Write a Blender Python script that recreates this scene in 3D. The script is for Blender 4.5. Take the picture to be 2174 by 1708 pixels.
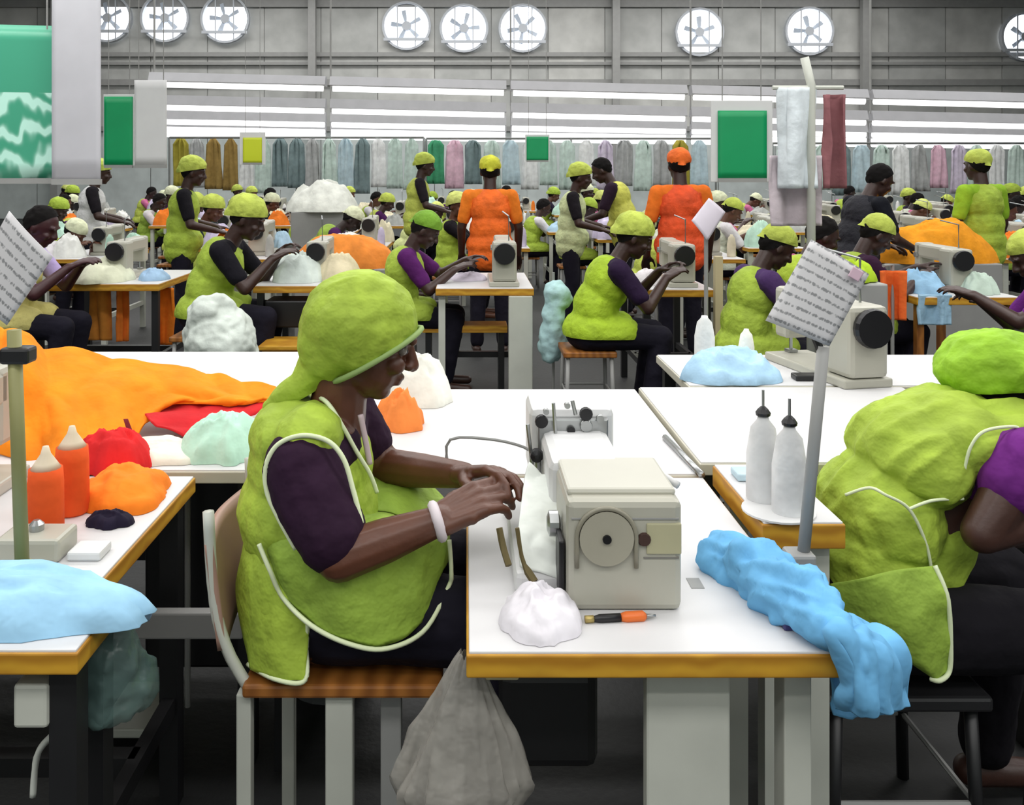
import bpy, bmesh, math, random
import numpy as np
from mathutils import Vector, Matrix, noise as mnoise
from math import sin, cos, pi, radians

for o in list(bpy.data.objects): bpy.data.objects.remove(o)
scene = bpy.context.scene
COL = scene.collection

# ------------------------------------------------------------------ camera
F, PX0, PY0, CAMH = 1900.0, 990.0, 370.0, 1.5      # focal length in pixels, vanishing point of the table rows, eye height
cam_d = bpy.data.cameras.new('camera'); cam = bpy.data.objects.new('camera', cam_d); COL.objects.link(cam)
cam.location = (0, 0, CAMH); cam.rotation_euler = (pi/2, 0, 0)
cam_d.sensor_width = 36; cam_d.sensor_fit = 'HORIZONTAL'; cam_d.lens = F/2174*36
cam_d.shift_x = (1087-PX0)/2174; cam_d.shift_y = -(854-PY0)/2174
cam_d.clip_start = .05; cam_d.clip_end = 200
scene.camera = cam
# ------------------------------------------------------------------ world, lights, exposure
world = bpy.data.worlds.new('world'); scene.world = world; world.use_nodes = True
world.node_tree.nodes['Background'].inputs[0].default_value = (.75, .85, 1, 1)
world.node_tree.nodes['Background'].inputs[1].default_value = .6
vs = scene.view_settings
vs.view_transform = 'Standard'; vs.look = 'None'; vs.gamma = 1; vs.use_curve_mapping = False; vs.exposure = 0.12
def area(name, loc, sx, sy, power, col=(1, 1, 1), rot=(0, 0, 0)):
    d = bpy.data.lights.new(name, 'AREA'); d.shape = 'RECTANGLE'; d.size = sx; d.size_y = sy; d.energy = power; d.color = col
    o = bpy.data.objects.new(name, d); COL.objects.link(o); o.location = loc; o.rotation_euler = rot
    return o
# overhead fill lamps added below the unseen roof for soft daylight along the hall
for i, y in enumerate((-3, 3, 9, 15, 21, 27)):
    area('roof_fill_light', (1, y, 7.85), 26, 1.6, 760, (1, .99, .97))
# fluorescent rows hanging over the near tables
for y in (-.6, 3.6):
    area('fluorescent_row', (.3, y, 2.75), 6.5, .16, 34, (1, .99, .96))

# ------------------------------------------------------------------ helpers
def W(px, py, Y): return Vector(((px-PX0)*Y/F, Y, CAMH-(py-PY0)*Y/F))
def onz(px, py, z):
    Y = F*(CAMH-z)/(py-PY0); return Vector(((px-PX0)*Y/F, Y, z))
def lin(r, g, b, a=1):
    f = lambda c: (c/255/12.92 if c/255 <= .04045 else ((c/255+.055)/1.055)**2.4)
    return (f(r), f(g), f(b), a)
MATS = {}
def mat(name, col=None, rough=.6, metal=0, bump=0, bscale=40, var=0, vscale=6, spec=.5, emit=None, alpha=1, objcol=False, trans=0, wave=None, sub=None):
    if name in MATS: return MATS[name]
    m = bpy.data.materials.new(name); m.use_nodes = True; nt = m.node_tree; b = nt.nodes['Principled BSDF']
    b.inputs['Roughness'].default_value = rough; b.inputs['Metallic'].default_value = metal
    b.inputs['Specular IOR Level'].default_value = spec
    tc = nt.nodes.new('ShaderNodeTexCoord')
    if objcol:
        oi = nt.nodes.new('ShaderNodeObjectInfo'); src = oi.outputs['Color']
    else:
        rgb = nt.nodes.new('ShaderNodeRGB'); rgb.outputs[0].default_value = col; src = rgb.outputs[0]
    if var:
        n = nt.nodes.new('ShaderNodeTexNoise'); n.inputs['Scale'].default_value = vscale; n.inputs['Detail'].default_value = 4
        nt.links.new(tc.outputs['Object'], n.inputs['Vector'])
        mr = nt.nodes.new('ShaderNodeMapRange'); mr.inputs['From Min'].default_value = .3; mr.inputs['From Max'].default_value = .7
        mr.inputs['To Min'].default_value = 1-var; mr.inputs['To Max'].default_value = 1+var
        nt.links.new(n.outputs['Fac'], mr.inputs['Value'])
        mx = nt.nodes.new('ShaderNodeVectorMath'); mx.operation = 'SCALE'
        nt.links.new(src, mx.inputs[0]); nt.links.new(mr.outputs['Result'], mx.inputs['Scale']); src = mx.outputs[0]
    if wave:
        w = nt.nodes.new('ShaderNodeTexWave'); w.inputs['Scale'].default_value = wave[0]; w.inputs['Distortion'].default_value = 4
        w.bands_direction = wave[2]
        nt.links.new(tc.outputs['Object'], w.inputs['Vector'])
        mix = nt.nodes.new('ShaderNodeMix'); mix.data_type = 'RGBA'
        nt.links.new(w.outputs['Fac'], mix.inputs[0]); nt.links.new(src, mix.inputs[6]); mix.inputs[7].default_value = wave[1]
        src = mix.outputs[2]
    nt.links.new(src, b.inputs['Base Color'])
    if bump:
        n2 = nt.nodes.new('ShaderNodeTexNoise'); n2.inputs['Scale'].default_value = bscale; n2.inputs['Detail'].default_value = 3
        nt.links.new(tc.outputs['Object'], n2.inputs['Vector'])
        bp = nt.nodes.new('ShaderNodeBump'); bp.inputs['Strength'].default_value = bump; bp.inputs['Distance'].default_value = .02
        nt.links.new(n2.outputs['Fac'], bp.inputs['Height']); nt.links.new(bp.outputs[0], b.inputs['Normal'])
    if emit: b.inputs['Emission Color'].default_value = emit[0]; b.inputs['Emission Strength'].default_value = emit[1]
    if alpha < 1: b.inputs['Alpha'].default_value = alpha
    if trans: b.inputs['Transmission Weight'].default_value = trans
    MATS[name] = m; return m

M_FAB = mat('cloth', objcol=True, rough=.85, bump=.5, bscale=14, var=.16, vscale=9, spec=.2)
M_LIME = mat('lime_nonwoven', objcol=True, rough=.7, bump=.6, bscale=22, var=.2, vscale=11, spec=.3)
M_SKIN = mat('skin', objcol=True, rough=.42, bump=.05, bscale=60, var=.12, vscale=20, spec=.5)
M_PAINT = mat('painted', objcol=True, rough=.4, var=.05, vscale=5, spec=.4)
M_PLAST = mat('plastic', objcol=True, rough=.35, var=.04, vscale=8)
M_LAM = mat('white_laminate', lin(214, 213, 214), rough=.38, var=.035, vscale=7, spec=.4)
M_EDGE = mat('wood_edge', lin(205, 155, 45), rough=.5, wave=(9, lin(176, 122, 30), 'Z'), var=.1, vscale=12)
M_PALEEDGE = mat('pale_edge', lin(200, 196, 180), rough=.5, var=.06)
M_WOOD = mat('brown_wood', lin(165, 105, 45), rough=.5, wave=(7, lin(130, 78, 30), 'X'), var=.1)
M_LEG = mat('pale_leg_paint', lin(196, 198, 188), rough=.45, var=.06)
M_DARK = mat('dark_metal', lin(28, 28, 30), rough=.45, var=.1)
M_STEEL = mat('steel', lin(170, 172, 172), rough=.3, metal=.85, var=.05)
M_GREY = mat('grey_paint', lin(150, 150, 148), rough=.5, var=.06)
M_BEIGE = mat('machine_enamel', lin(178, 176, 163), rough=.35, var=.04, vscale=6)
M_WHITE = mat('white_paint', lin(218, 218, 218), rough=.45, var=.03)
M_BLACK = mat('black_plastic', lin(18, 17, 20), rough=.4, var=.05)
M_TRIM = mat('white_trim', lin(225, 235, 195), rough=.8, var=.05)
M_FLOOR = mat('floor_concrete', lin(30, 31, 32), rough=.6, var=.25, vscale=2.5, bump=.1)
M_TUBE = mat('fluorescent_tube', lin(255, 255, 255), emit=((1, 1, 1, 1), 1.6))
M_REFL = mat('reflector_grey', lin(176, 176, 180), rough=.5, var=.05)
M_DAY = mat('daylight_pane', lin(230, 240, 255), emit=((.93, .96, 1, 1), 2.2))
M_BAG = mat('clear_bag', objcol=True, rough=.25, alpha=.55, var=.1, bump=.6, bscale=16)

def new_obj(name, me, m, parent=None, color=None, smooth=True):
    o = bpy.data.objects.new(name, me); COL.objects.link(o)
    if m and not me.materials: me.materials.append(m)
    if parent: o.parent = parent
    if color: o.color = color
    if smooth is not None and len(me.polygons): me.polygons.foreach_set('use_smooth', [bool(smooth)]*len(me.polygons))
    return o
def tag(o, label, cat, group=None, kind=None):
    if label: o['label'] = label
    if cat: o['category'] = cat
    if group: o['group'] = group
    if kind: o['kind'] = kind
    return o
def thing(name, loc, label, cat, group=None, rz=0):
    o = bpy.data.objects.new(name, None); o.empty_display_size = .1; COL.objects.link(o)
    o.location = loc; o.rotation_euler = (0, 0, rz)
    return tag(o, label, cat, group)
def structure(o): o['kind'] = 'structure'; return o

class MB:
    def __init__(s): s.v = []; s.f = []
    def add(s, v, f):
        n = len(s.v); s.v += [tuple(p) for p in v]; s.f += [tuple(i+n for i in q) for q in f]; return s
    def box(s, a, b, bev=0):
        (x0, y0, z0), (x1, y1, z1) = a, b
        if not bev:
            v = [(x, y, z) for z in (z0, z1) for y in (y0, y1) for x in (x0, x1)]
            return s.add(v, [(0, 2, 3, 1), (4, 5, 7, 6), (0, 1, 5, 4), (2, 6, 7, 3), (0, 4, 6, 2), (1, 3, 7, 5)])
        bm = bmesh.new(); bmesh.ops.create_cube(bm, size=1)
        for q in bm.verts: q.co = Vector(((x0+x1)/2+q.co.x*(x1-x0), (y0+y1)/2+q.co.y*(y1-y0), (z0+z1)/2+q.co.z*(z1-z0)))
        bmesh.ops.bevel(bm, geom=list(bm.edges), offset=bev, segments=2, affect='EDGES', profile=.5)
        bm.verts.index_update(); v = [q.co[:] for q in bm.verts]; f = [[q.index for q in p.verts] for p in bm.faces]; bm.free()
        return s.add(v, f)
    def tube(s, pts, r, n=8, closed=False):
        pts = [Vector(p) for p in pts]; rs = r if isinstance(r, (list, tuple)) else [r]*len(pts); v = []; f = []
        up = Vector((.13, .21, 1)).normalized(); k = len(pts)
        for i, p in enumerate(pts):
            d = (pts[(i+1) % k]-pts[i-1]) if closed else (pts[min(i+1, k-1)]-pts[max(i-1, 0)])
            d.normalize(); a = d.cross(up)
            if a.length < .05: a = d.cross(Vector((1, 0, 0)))
            a.normalize(); b = d.cross(a)
            v += [p+(a*cos(2*pi*j/n)+b*sin(2*pi*j/n))*rs[i] for j in range(n)]
        for i in range(k if closed else k-1):
            i2 = (i+1) % k
            f += [(i*n+j, i*n+(j+1) % n, i2*n+(j+1) % n, i2*n+j) for j in range(n)]
        if not closed: f += [tuple(range(n))[::-1], tuple((k-1)*n+j for j in range(n))]
        return s.add(v, f)
    def lathe(s, c, prof, n=16, axis='Z'):
        v = []; f = []; k = len(prof); c = Vector(c)
        for (r, h) in prof:
            for j in range(n):
                a = 2*pi*j/n; p = (r*cos(a), r*sin(a), h)
                if axis == 'Y': p = (p[0], p[2], p[1])
                if axis == 'X': p = (p[2], p[0], p[1])
                v.append(c+Vector(p))
        for i in range(k-1): f += [(i*n+j, i*n+(j+1) % n, (i+1)*n+(j+1) % n, (i+1)*n+j) for j in range(n)]
        f += [tuple(range(n))[::-1], tuple((k-1)*n+j for j in range(n))]
        return s.add(v, f)
    def prism(s, poly, y0, y1):      # polygon in x,z extruded along y
        n = len(poly); v = [(x, y0, z) for x, z in poly]+[(x, y1, z) for x, z in poly]
        return s.add(v, [tuple(range(n)), tuple(range(2*n-1, n-1, -1))]+[(i, i+n, (i+1) % n+n, (i+1) % n) for i in range(n)])
    def build(s, name, m, parent=None, color=None, smooth=False):
        me = bpy.data.meshes.new(name); v = s.v
        if parent:
            l = parent.location.copy(); q = parent.parent
            while q: l += q.location; q = q.parent
            v = [(a-l[0], b-l[1], c-l[2]) for a, b, c in v]
        me.from_pydata(v, [], s.f); me.update()
        bm = bmesh.new(); bm.from_mesh(me); bmesh.ops.recalc_face_normals(bm, faces=bm.faces); bm.to_mesh(me); bm.free()
        o = new_obj(name, me, m, parent, color, smooth)
        if smooth == 'auto':
            pass
        return o
    def single(s, name, m, label, cat, group=None, color=None, smooth=False):   # a thing that is one mesh: origin at its base
        a = np.array(s.v); b = Vector(((a[:, 0].min()+a[:, 0].max())/2, (a[:, 1].min()+a[:, 1].max())/2, a[:, 2].min()))
        s.v = [(x-b[0], y-b[1], z-b[2]) for x, y, z in s.v]
        o = s.build(name, m, None, color, smooth); o.location = b
        return tag(o, label, cat, group)

# ---- rounded bodies: overlapping primitives fused into one continuous surface
def ell(c, r, R=None, n=16, m=10):
    c = Vector(c); v = []; f = []
    for i in range(1, m):
        t = pi*i/m
        for j in range(n):
            a = 2*pi*j/n; p = Vector((r[0]*sin(t)*cos(a), r[1]*sin(t)*sin(a), r[2]*cos(t)))
            v.append(c+(R @ p if R else p))
    T = Vector((0, 0, r[2])); B = -T; v += [c+(R @ T if R else T), c+(R @ B if R else B)]
    for i in range(m-2): f += [(i*n+j, (i+1)*n+j, (i+1)*n+(j+1) % n, i*n+(j+1) % n) for j in range(n)]
    t = len(v)-2
    f += [(t, j, (j+1) % n) for j in range(n)]+[(t+1, (m-2)*n+(j+1) % n, (m-2)*n+j) for j in range(n)]
    return v, f
def tcap(p0, r0, p1, r1, n=12, flat=1):
    p0 = Vector(p0); p1 = Vector(p1); d = p1-p0; L = max(d.length, 1e-5); d /= L
    a = d.cross(Vector((0, 0, 1)));
    if a.length < .05: a = d.cross(Vector((0, 1, 0)))
    a.normalize(); b = d.cross(a); prof = []
    for k in range(1, 5): t = pi/2*(1-k/4); prof.append((r0*cos(t), -r0*sin(t)))
    for k in range(0, 4): t = pi/2*k/4; prof.append((r1*cos(t), L+r1*sin(t)))
    v = [p0-d*r0]; f = []
    for (r, h) in prof: v += [p0+d*h+(a*cos(2*pi*j/n)+b*sin(2*pi*j/n))*r for j in range(n)]
    v.append(p0+d*(L+r1)); k = len(prof)
    f += [(0, 1+(j+1) % n, 1+j) for j in range(n)]
    for i in range(k-1): f += [(1+i*n+j, 1+i*n+(j+1) % n, 1+(i+1)*n+(j+1) % n, 1+(i+1)*n+j) for j in range(n)]
    e = len(v)-1; f += [(e, 1+(k-1)*n+j, 1+(k-1)*n+(j+1) % n) for j in range(n)]
    return v, f
def blob(prims, voxel, smooth=3, amp=0, nscale=8, cuts=(), dec=None, off=(0, 0, 0), fold=None):
    mb = MB()
    for v, f in prims: mb.add(v, f)
    me = bpy.data.meshes.new('tmp'); me.from_pydata(mb.v, [], mb.f); ob = bpy.data.objects.new('tmp', me); COL.objects.link(ob)
    r = ob.modifiers.new('r', 'REMESH'); r.mode = 'VOXEL'; r.voxel_size = voxel
    if smooth: s = ob.modifiers.new('s', 'SMOOTH'); s.factor = .5; s.iterations = smooth
    if dec: d = ob.modifiers.new('d', 'DECIMATE'); d.ratio = dec
    dg = bpy.context.evaluated_depsgraph_get(); dg.update()
    out = bpy.data.meshes.new_from_object(ob.evaluated_get(dg)); bpy.data.objects.remove(ob); bpy.data.meshes.remove(me)
    bm = bmesh.new(); bm.from_mesh(out); bm.normal_update()
    if amp:
        for q in bm.verts:
            n = mnoise.fractal(q.co*nscale, 1, 2, 3)
            q.co += q.normal*amp*n
    if fold:                         # wrinkles running along a direction
        d, ampf, fs = fold
        for q in bm.verts:
            u = q.co-d*q.co.dot(d)*.8
            q.co += q.normal*ampf*(1-abs(mnoise.noise(u*fs))*2)
    for co, no in cuts:
        bmesh.ops.bisect_plane(bm, geom=list(bm.verts)+list(bm.edges)+list(bm.faces), plane_co=Vector(co), plane_no=Vector(no), clear_outer=True)
    o = Vector(off)
    for q in bm.verts: q.co -= o
    bm.to_mesh(out); bm.free(); return out
def catmull(P, t):
    n = len(P)-1; i = min(int(t*n), n-1); u = t*n-i
    a, b, c, d = P[max(i-1, 0)], P[i], P[i+1], P[min(i+2, n)]
    return .5*((2*b)+(c-a)*u+(2*a-5*b+4*c-d)*u*u+(3*b-a-3*c+d)*u*u*u)
def curve_pts(P, n): P = [Vector(p) for p in P]; return [catmull(P, i/(n-1)) for i in range(n)]
def patch(ctrl, nu=30, nv=16, amp=0, ns=10, seed=0, stretch=(1, 1, 1), pn=None):
    rows = [[catmull([Vector(p) for p in r], i/(nu-1)) for i in range(nu)] for r in ctrl]
    g = [[catmull([r[i] for r in rows], j/(nv-1)) for i in range(nu)] for j in range(nv)]
    v = []
    for j in range(nv):
        for i in range(nu):
            a = g[j][min(i+1, nu-1)]-g[j][max(i-1, 0)]; b = g[min(j+1, nv-1)][i]-g[max(j-1, 0)][i]
            nrm = a.cross(b); nrm = nrm.normalized() if nrm.length > 1e-9 else Vector((0, 0, 1))
            q = g[j][i]; w = Vector((q.x*stretch[0], q.y*stretch[1], q.z*stretch[2]))*ns+Vector((seed, seed*.7, 0))
            if pn: w = Vector((i/(nu-1)*pn[0]+seed, j/(nv-1)*pn[1], seed+.4*sin(i/(nu-1)*5)))
            if pn: nrm = nrm*(1-.65*i/(nu-1))
            v.append(q+nrm*amp*(1-2.2*abs(mnoise.noise(w))-(.5*abs(mnoise.noise(w*2.3)) if pn else 0)))
    f = [(j*nu+i, j*nu+i+1, (j+1)*nu+i+1, (j+1)*nu+i) for j in range(nv-1) for i in range(nu-1)]
    return v, f
def sheet(name, ctrl, m, parent=None, color=None, thick=.004, label=None, cat=None, group=None, **k):
    v, f = patch(ctrl, **k); mb = MB().add(v, f)
    o = mb.build(name, m, parent, color, True) if parent else mb.single(name, m, label, cat, group, color, True)
    s = o.modifiers.new('thickness', 'SOLIDIFY'); s.thickness = thick; s.offset = 0
    return o
def heap_mesh(rx, ry, h, seed, n=56, m=20, rag=.25, rot=0):
    v = []; f = []; sd = Vector((seed*3.1, seed*1.7, seed*.9)); cr = min(1, (.11/max(h, .03))**.5)
    rid = lambda q: 1-2*abs(mnoise.noise(q))
    for i in range(m):
        rho = i/(m-1)
        for j in range(n):
            a = 2*pi*j/n; ca, sa = cos(a), sin(a)
            rr = 1+rag*mnoise.noise(Vector((ca*1.6, sa*1.6, 0))+sd)+.10*rho*rid(Vector((ca*3, sa*3, 2.2))+sd)
            x = rx*rho*rr*ca; y = ry*rho*rr*sa; q = Vector((x/rx*1.5, y/ry*1.5, 0))+sd
            w = q+Vector((mnoise.noise(q*1.3), mnoise.noise(q*1.3+Vector((5, 1, 2))), 0))*.5
            z = h*max(0, 1-rho**2.6)**.7*(.66+cr*(.34*rid(w*1.0)+.12*rid(w*2.2)+.03*rid(w*4.5))+.12*mnoise.noise(q*.9))
            v.append((x*cos(rot)-y*sin(rot), x*sin(rot)+y*cos(rot), max(z, 0)+(.005 if i < m-1 else .001)))
    for i in range(m-1): f += [(i*n+j, i*n+(j+1) % n, (i+1)*n+(j+1) % n, (i+1)*n+j) for j in range(n)]
    k = len(v); v += [(v[(m-1)*n+j][0], v[(m-1)*n+j][1], 0) for j in range(n)]
    f += [((m-1)*n+j, (m-1)*n+(j+1) % n, k+(j+1) % n, k+j) for j in range(n)]+[tuple(range(k, k+n))]
    return v, f
def heap(name, c, rx, ry, h, seed, color, label, cat='cloth', group=None, m=None, rag=.25, rot=0):
    v, f = heap_mesh(rx, ry, h, seed, rag=rag, rot=rot); mb = MB().add(v, f); o = mb.build(name, m or M_FAB, None, color, True); o.location = c
    return tag(o, label, cat, group)
def copy_tree(root, loc, rz=0, scale=None, colors=None):
    c = root.copy(); COL.objects.link(c); c.location = loc; c.rotation_euler = (0, 0, rz)
    if scale: c.scale = scale
    for ch in root.children:
        d = ch.copy(); COL.objects.link(d); d.parent = c
        nm = ch.name.split('.')[0]
        if colors and nm in colors: d.color = colors[nm]
        for g in ch.children: e = g.copy(); COL.objects.link(e); e.parent = d
    return c
def drop(root):
    for ch in list(root.children):
        for g in list(ch.children): bpy.data.objects.remove(g)
        bpy.data.objects.remove(ch)
    bpy.data.objects.remove(root)
ORD = ['first', 'second', 'third', 'fourth', 'fifth', 'sixth', 'seventh', 'eighth', 'ninth', 'tenth', 'eleventh', 'twelfth', 'thirteenth', 'fourteenth']
LIME = lin(162, 186, 66); LIME2 = lin(144, 172, 66); LIMEY = lin(184, 198, 86); ORANGE = lin(240, 112, 30); SKINC = lin(92, 56, 40); SKIND = lin(58, 36, 30)
NAVY = lin(24, 22, 34); PURP = lin(46, 24, 48)

# ------------------------------------------------------------------ hall
XL, XR, YB, YF, ZC = -22, 24, 30, -6, 8
structure(MB().box((XL, YF, -.1), (XR, YB, 0)).build('floor', M_FLOOR))
structure(MB().box((XL, YF, ZC), (XR, YB, ZC+.1)).build('ceiling', mat('roof_sheet', lin(150, 152, 152), rough=.6, var=.1)))
M_WALLG = mat('grey_cladding', lin(168, 168, 166), rough=.6, var=.16, vscale=1.2)
M_WALLW = mat('pale_wall', lin(196, 204, 202), rough=.6, var=.12, vscale=2)
wb = structure(MB().box((XL, YB, 0), (XR, YB+.2, ZC)).build('wall_back', M_WALLG))
structure(MB().box((XL-.2, YF, 0), (XL, YB, ZC)).build('wall_left', M_WALLW))
structure(MB().box((XR, YF, 0), (XR+.2, YB, ZC)).build('wall_right', M_WALLW))
structure(MB().box((XL, YF-.2, 0), (XR, YF, ZC)).build('wall_front', M_WALLW))
rnd = random.Random(5)
# cladding sheets, girts and steel columns of the back wall
pw = 1.9; pme = None
for i in range(24):
    for z0, z1 in ((3.05, 4.55), (4.6, 7.95)):
        x0 = XL+.05+i*pw; mb = MB(); yy = YB-.03-rnd.random()*.03
        mb.box((x0, yy, z0), (x0+pw-.03, YB, z1))
        mb.build('cladding_sheet', mat('cladding_%d' % rnd.randrange(4), lin(*[(176, 177, 174), (160, 161, 160), (190, 190, 186), (168, 170, 175)][rnd.randrange(4)]), rough=.6, var=.15, vscale=1.5), wb)
    x0 = XL+.05+i*pw
    MB().box((x0, YB-.05, .02), (x0+pw-.03, YB, 3.0)).build('wall_panel', M_WALLW, wb)
for z, t in ((3.02, .08), (4.57, .1), (5.5, .07), (5.2, .05), (7.2, .12)):
    structure(MB().box((XL, YB-.16, z-t), (XR, YB-.07, z+t)).build('trim_1', M_GREY))
for i, x in enumerate((-13.6, -5.1, 4.95, 13.2)):
    structure(MB().box((x-.12, YB-.5, 0), (x+.12, YB-.26, ZC)).build('trim_2', M_GREY))

# exhaust fans in the back wall
M_FANG = mat('fan_grey', lin(190, 194, 200), rough=.5)
def fan(px, py, label, r=.74):
    Y = YB-.2; p = W(px, py, Y); t = thing('exhaust_fan', (p.x, Y, p.z-r), label, 'fan', 'round exhaust fans in the back wall')
    fr = MB(); n = 32
    fr.lathe(p, [(r, -.06), (r*1.1, -.06), (r*1.1, .12), (r, .12)], 32, 'Y').f.pop(); fr.f.pop()
    fr.f += [(j, (j+1) % n, 3*n+(j+1) % n, 3*n+j) for j in range(n)]
    fr.build('frame_ring', M_FANG, t)
    MB().lathe(p+Vector((0, .1, 0)), [(r*.99, 0), (r*.99, .015)], 32, 'Y').build('daylight_pane', M_DAY, t)
    MB().lathe(p, [(.02, -.05), (.15, -.05), (.17, .04), (.02, .05)], 16, 'Y').build('hub', M_FANG, t, smooth=False)
    ph = rnd.random()
    for k in range(5):
        a = 2*pi*k/5+ph; c, s_ = cos(a), sin(a); v = []
        for (rr, w) in ((.13, .04), (.36, .07), (.52, .07)):
            for sg in (-1, 1):
                for dy in (-.008, .008):
                    v.append((p.x+rr*c-sg*w*s_, p.y+dy+sg*.03, p.z+rr*s_+sg*w*c))
        f = []
        for q in (0, 4): f += [(q, q+2, q+6, q+4), (q+1, q+5, q+7, q+3), (q, q+4, q+5, q+1), (q+2, q+3, q+7, q+6)]
        f += [(0, 1, 3, 2), (8, 10, 11, 9)]
        MB().add(v, f).build('blade', mat('fan_blade', lin(190, 198, 208), rough=.4), t)
    for k in (-1, 1): MB().box((p.x+k*.3-.02, Y-.1, p.z-r), (p.x+k*.3+.02, Y-.08, p.z+r)).build('guard_bar', M_FANG, t)
    MB().box((p.x-r*1.02, Y-.12, p.z-r*.62-.05), (p.x+r*1.02, Y-.09, p.z-r*.62+.05)).build('guard_bar', M_FANG, t)
for px, py, lb in ((228, 38, 'exhaust fan just right of the tall white hanging panel, leftmost of its trio'), (350, 38, 'middle exhaust fan of the left trio in the back wall'),
                   (478, 40, 'rightmost exhaust fan of the left trio in the back wall'), (863, 55, 'brightest exhaust fan, leftmost of the centre trio'),
                   (985, 60, 'middle exhaust fan of the centre trio'), (1110, 60, 'rightmost exhaust fan of the centre trio'),
                   (1485, 68, 'single exhaust fan above the green hanging sign on the right'), (1718, 66, 'single exhaust fan above the plastic garment bag'),
                   (2176, 78, 'exhaust fan cut off by the right edge of the view')): fan(px, py, lb)

# fluorescent light troughs across the hall
def trough(Y, pyl, pyr, label, x0=-9, x1=14):
    xl, xr = (320-PX0)*Y/F, (2230-PX0)*Y/F; zl, zr = CAMH+(PY0-pyl)*Y/F, CAMH+(PY0-pyr)*Y/F
    t = thing('light_trough', (xl, Y, zl), label, 'ceiling light', 'fluorescent light troughs across the hall')
    k = Y/11
    n = 5
    d = Vector((xr-xl, 0, zr-zl))
    for i in range(n):
        a = Vector((xl, Y, zl))+d*(i/n); b = Vector((xl, Y, zl))+d*((i+.975)/n)
        v = []
        for p in (a, b):
            v += [p+Vector(q) for q in ((0, -.10, .02), (0, -.05, .13*k), (0, .05, .13*k), (0, .10, .02), (0, .08, .01), (0, -.08, .01))]
        f = [(j, (j+1) % 6, (j+1) % 6+6, j+6) for j in range(6)]+[(0, 1, 2, 3, 4, 5), (11, 10, 9, 8, 7, 6)]
        MB().add(v, f).build('reflector', M_REFL, t)
        MB().tube([a+Vector((.03, -.03, -.015*k)), b+Vector((-.03, -.03, -.015*k))], .042*k, 8).build('tube', M_TUBE, t, smooth=True)
    for i in range(n+1):
        p = Vector((xl, Y, zl))+d*min(max(i/n, .004), .996)
        MB().tube([p+Vector((0, 0, .12)), Vector((p.x, p.y, ZC))], .012, 6).build('hanger_rod', M_GREY, t)
trough(10.6, 176, 222, 'nearest and highest fluorescent light trough spanning the hall')
trough(13.6, 224, 266, 'second fluorescent light trough, just below the nearest one')
trough(18.0, 254, 290, 'third fluorescent light trough from the top, low over the back rows')
trough(22.0, 270, 301, 'fourth fluorescent light trough from the top, thin and distant')
trough(26.5, 281, 308, 'lowest and farthest fluorescent light trough near the back wall')

# ------------------------------------------------------------------ people
def hand(wr, d, n, s, curl=.4, k=1.0, spread=.12, fr=.0088):
    """prims of a hand: wrist, direction of the fingers, palm normal, direction of the thumb side"""
    d = Vector(d).normalized(); n = Vector(n); n = (n-d*n.dot(d)).normalized(); s = Vector(s); s = (s-d*s.dot(d)-n*s.dot(n)).normalized()
    wr = Vector(wr); P = []
    offs = (.030, .010, -.010, -.029); mc = (.088, .092, .086, .078)
    fl = ((.040, .025, .020), (.044, .028, .021), (.041, .026, .020), (.031, .020, .018))
    for i in range(4):
        kn = wr+d*mc[i]*k+s*offs[i]*k
        P.append(tcap(wr+s*offs[i]*.6*k, .017*k, kn, .0125*k))
        if i: P.append(tcap(wr+d*.05*k+s*offs[i]*k, .013*k, wr+d*.05*k+s*offs[i-1]*k, .013*k))
        a = curl*.7; p = kn; sp = (1.5-i)*spread*.5
        for j, L in enumerate(fl[i]):
            dd = (d*cos(a)+n*sin(a)+s*sp*cos(a)).normalized(); q = p+dd*L*k
            P.append(tcap(p, fr*k*(1.08-.1*j), q, fr*k*(.98-.1*j))); p = q; a += curl
    b = wr+d*.022*k+s*.020*k+n*.006*k; m = b+(d*.62+s*.62+n*.35).normalized()*.045*k
    t = m+(d*.86+s*.28+n*.35).normalized()*.034*k; e = t+(d*.95+s*.02+n*.3).normalized()*.026*k
    P += [tcap(b, .017*k, m, .0125*k), tcap(m, .0115*k, t, .0105*k), tcap(t, .0105*k, e, .0085*k)]
    return P
def ik(S, H, a, b, pole):
    S, H = Vector(S), Vector(H); d = H-S; L = min(d.length, (a+b)*.995); d = d.normalized()
    x = (a*a-b*b+L*L)/(2*L); y = math.sqrt(max(a*a-x*x, 0)); p = Vector(pole); p = (p-d*p.dot(d)).normalized()
    return S+d*x+p*y, S+d*L
def head_prims(c, f, u, k=1.0):
    l = u.cross(f); R = Matrix((f, l, u)).transposed()
    g = lambda a, b, cc: c+f*a*k+l*b*k+u*cc*k
    P = [ell(g(-.005, 0, .012), (.100*k, .077*k, .102*k), R), ell(g(.030, 0, -.052), (.066*k, .060*k, .074*k), R), ell(g(.058, 0, -.100), (.030*k, .034*k, .022*k), R),
         ell(g(.020, 0, -.085), (.055*k, .055*k, .035*k), R),
         tcap(g(.092, 0, .004), .010*k, g(.113, 0, -.032), .014*k), ell(g(.104, .012, -.036), (.012*k, .010*k, .009*k), R), ell(g(.104, -.012, -.036), (.012*k, .010*k, .009*k), R),
         ell(g(.090, 0, -.062), (.016*k, .026*k, .009*k), R), ell(g(.087, 0, -.074), (.016*k, .024*k, .009*k), R),
         tcap(g(.086, .045, .022), .010*k, g(.090, -.045, .022), .010*k)]
    for sg in (-1, 1): P += [ell(g(-.008, sg*.078, -.022), (.018*k, .009*k, .032*k), R), ell(g(.070, sg*.042, -.036), (.024*k, .020*k, .020*k), R)]
    return P
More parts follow.
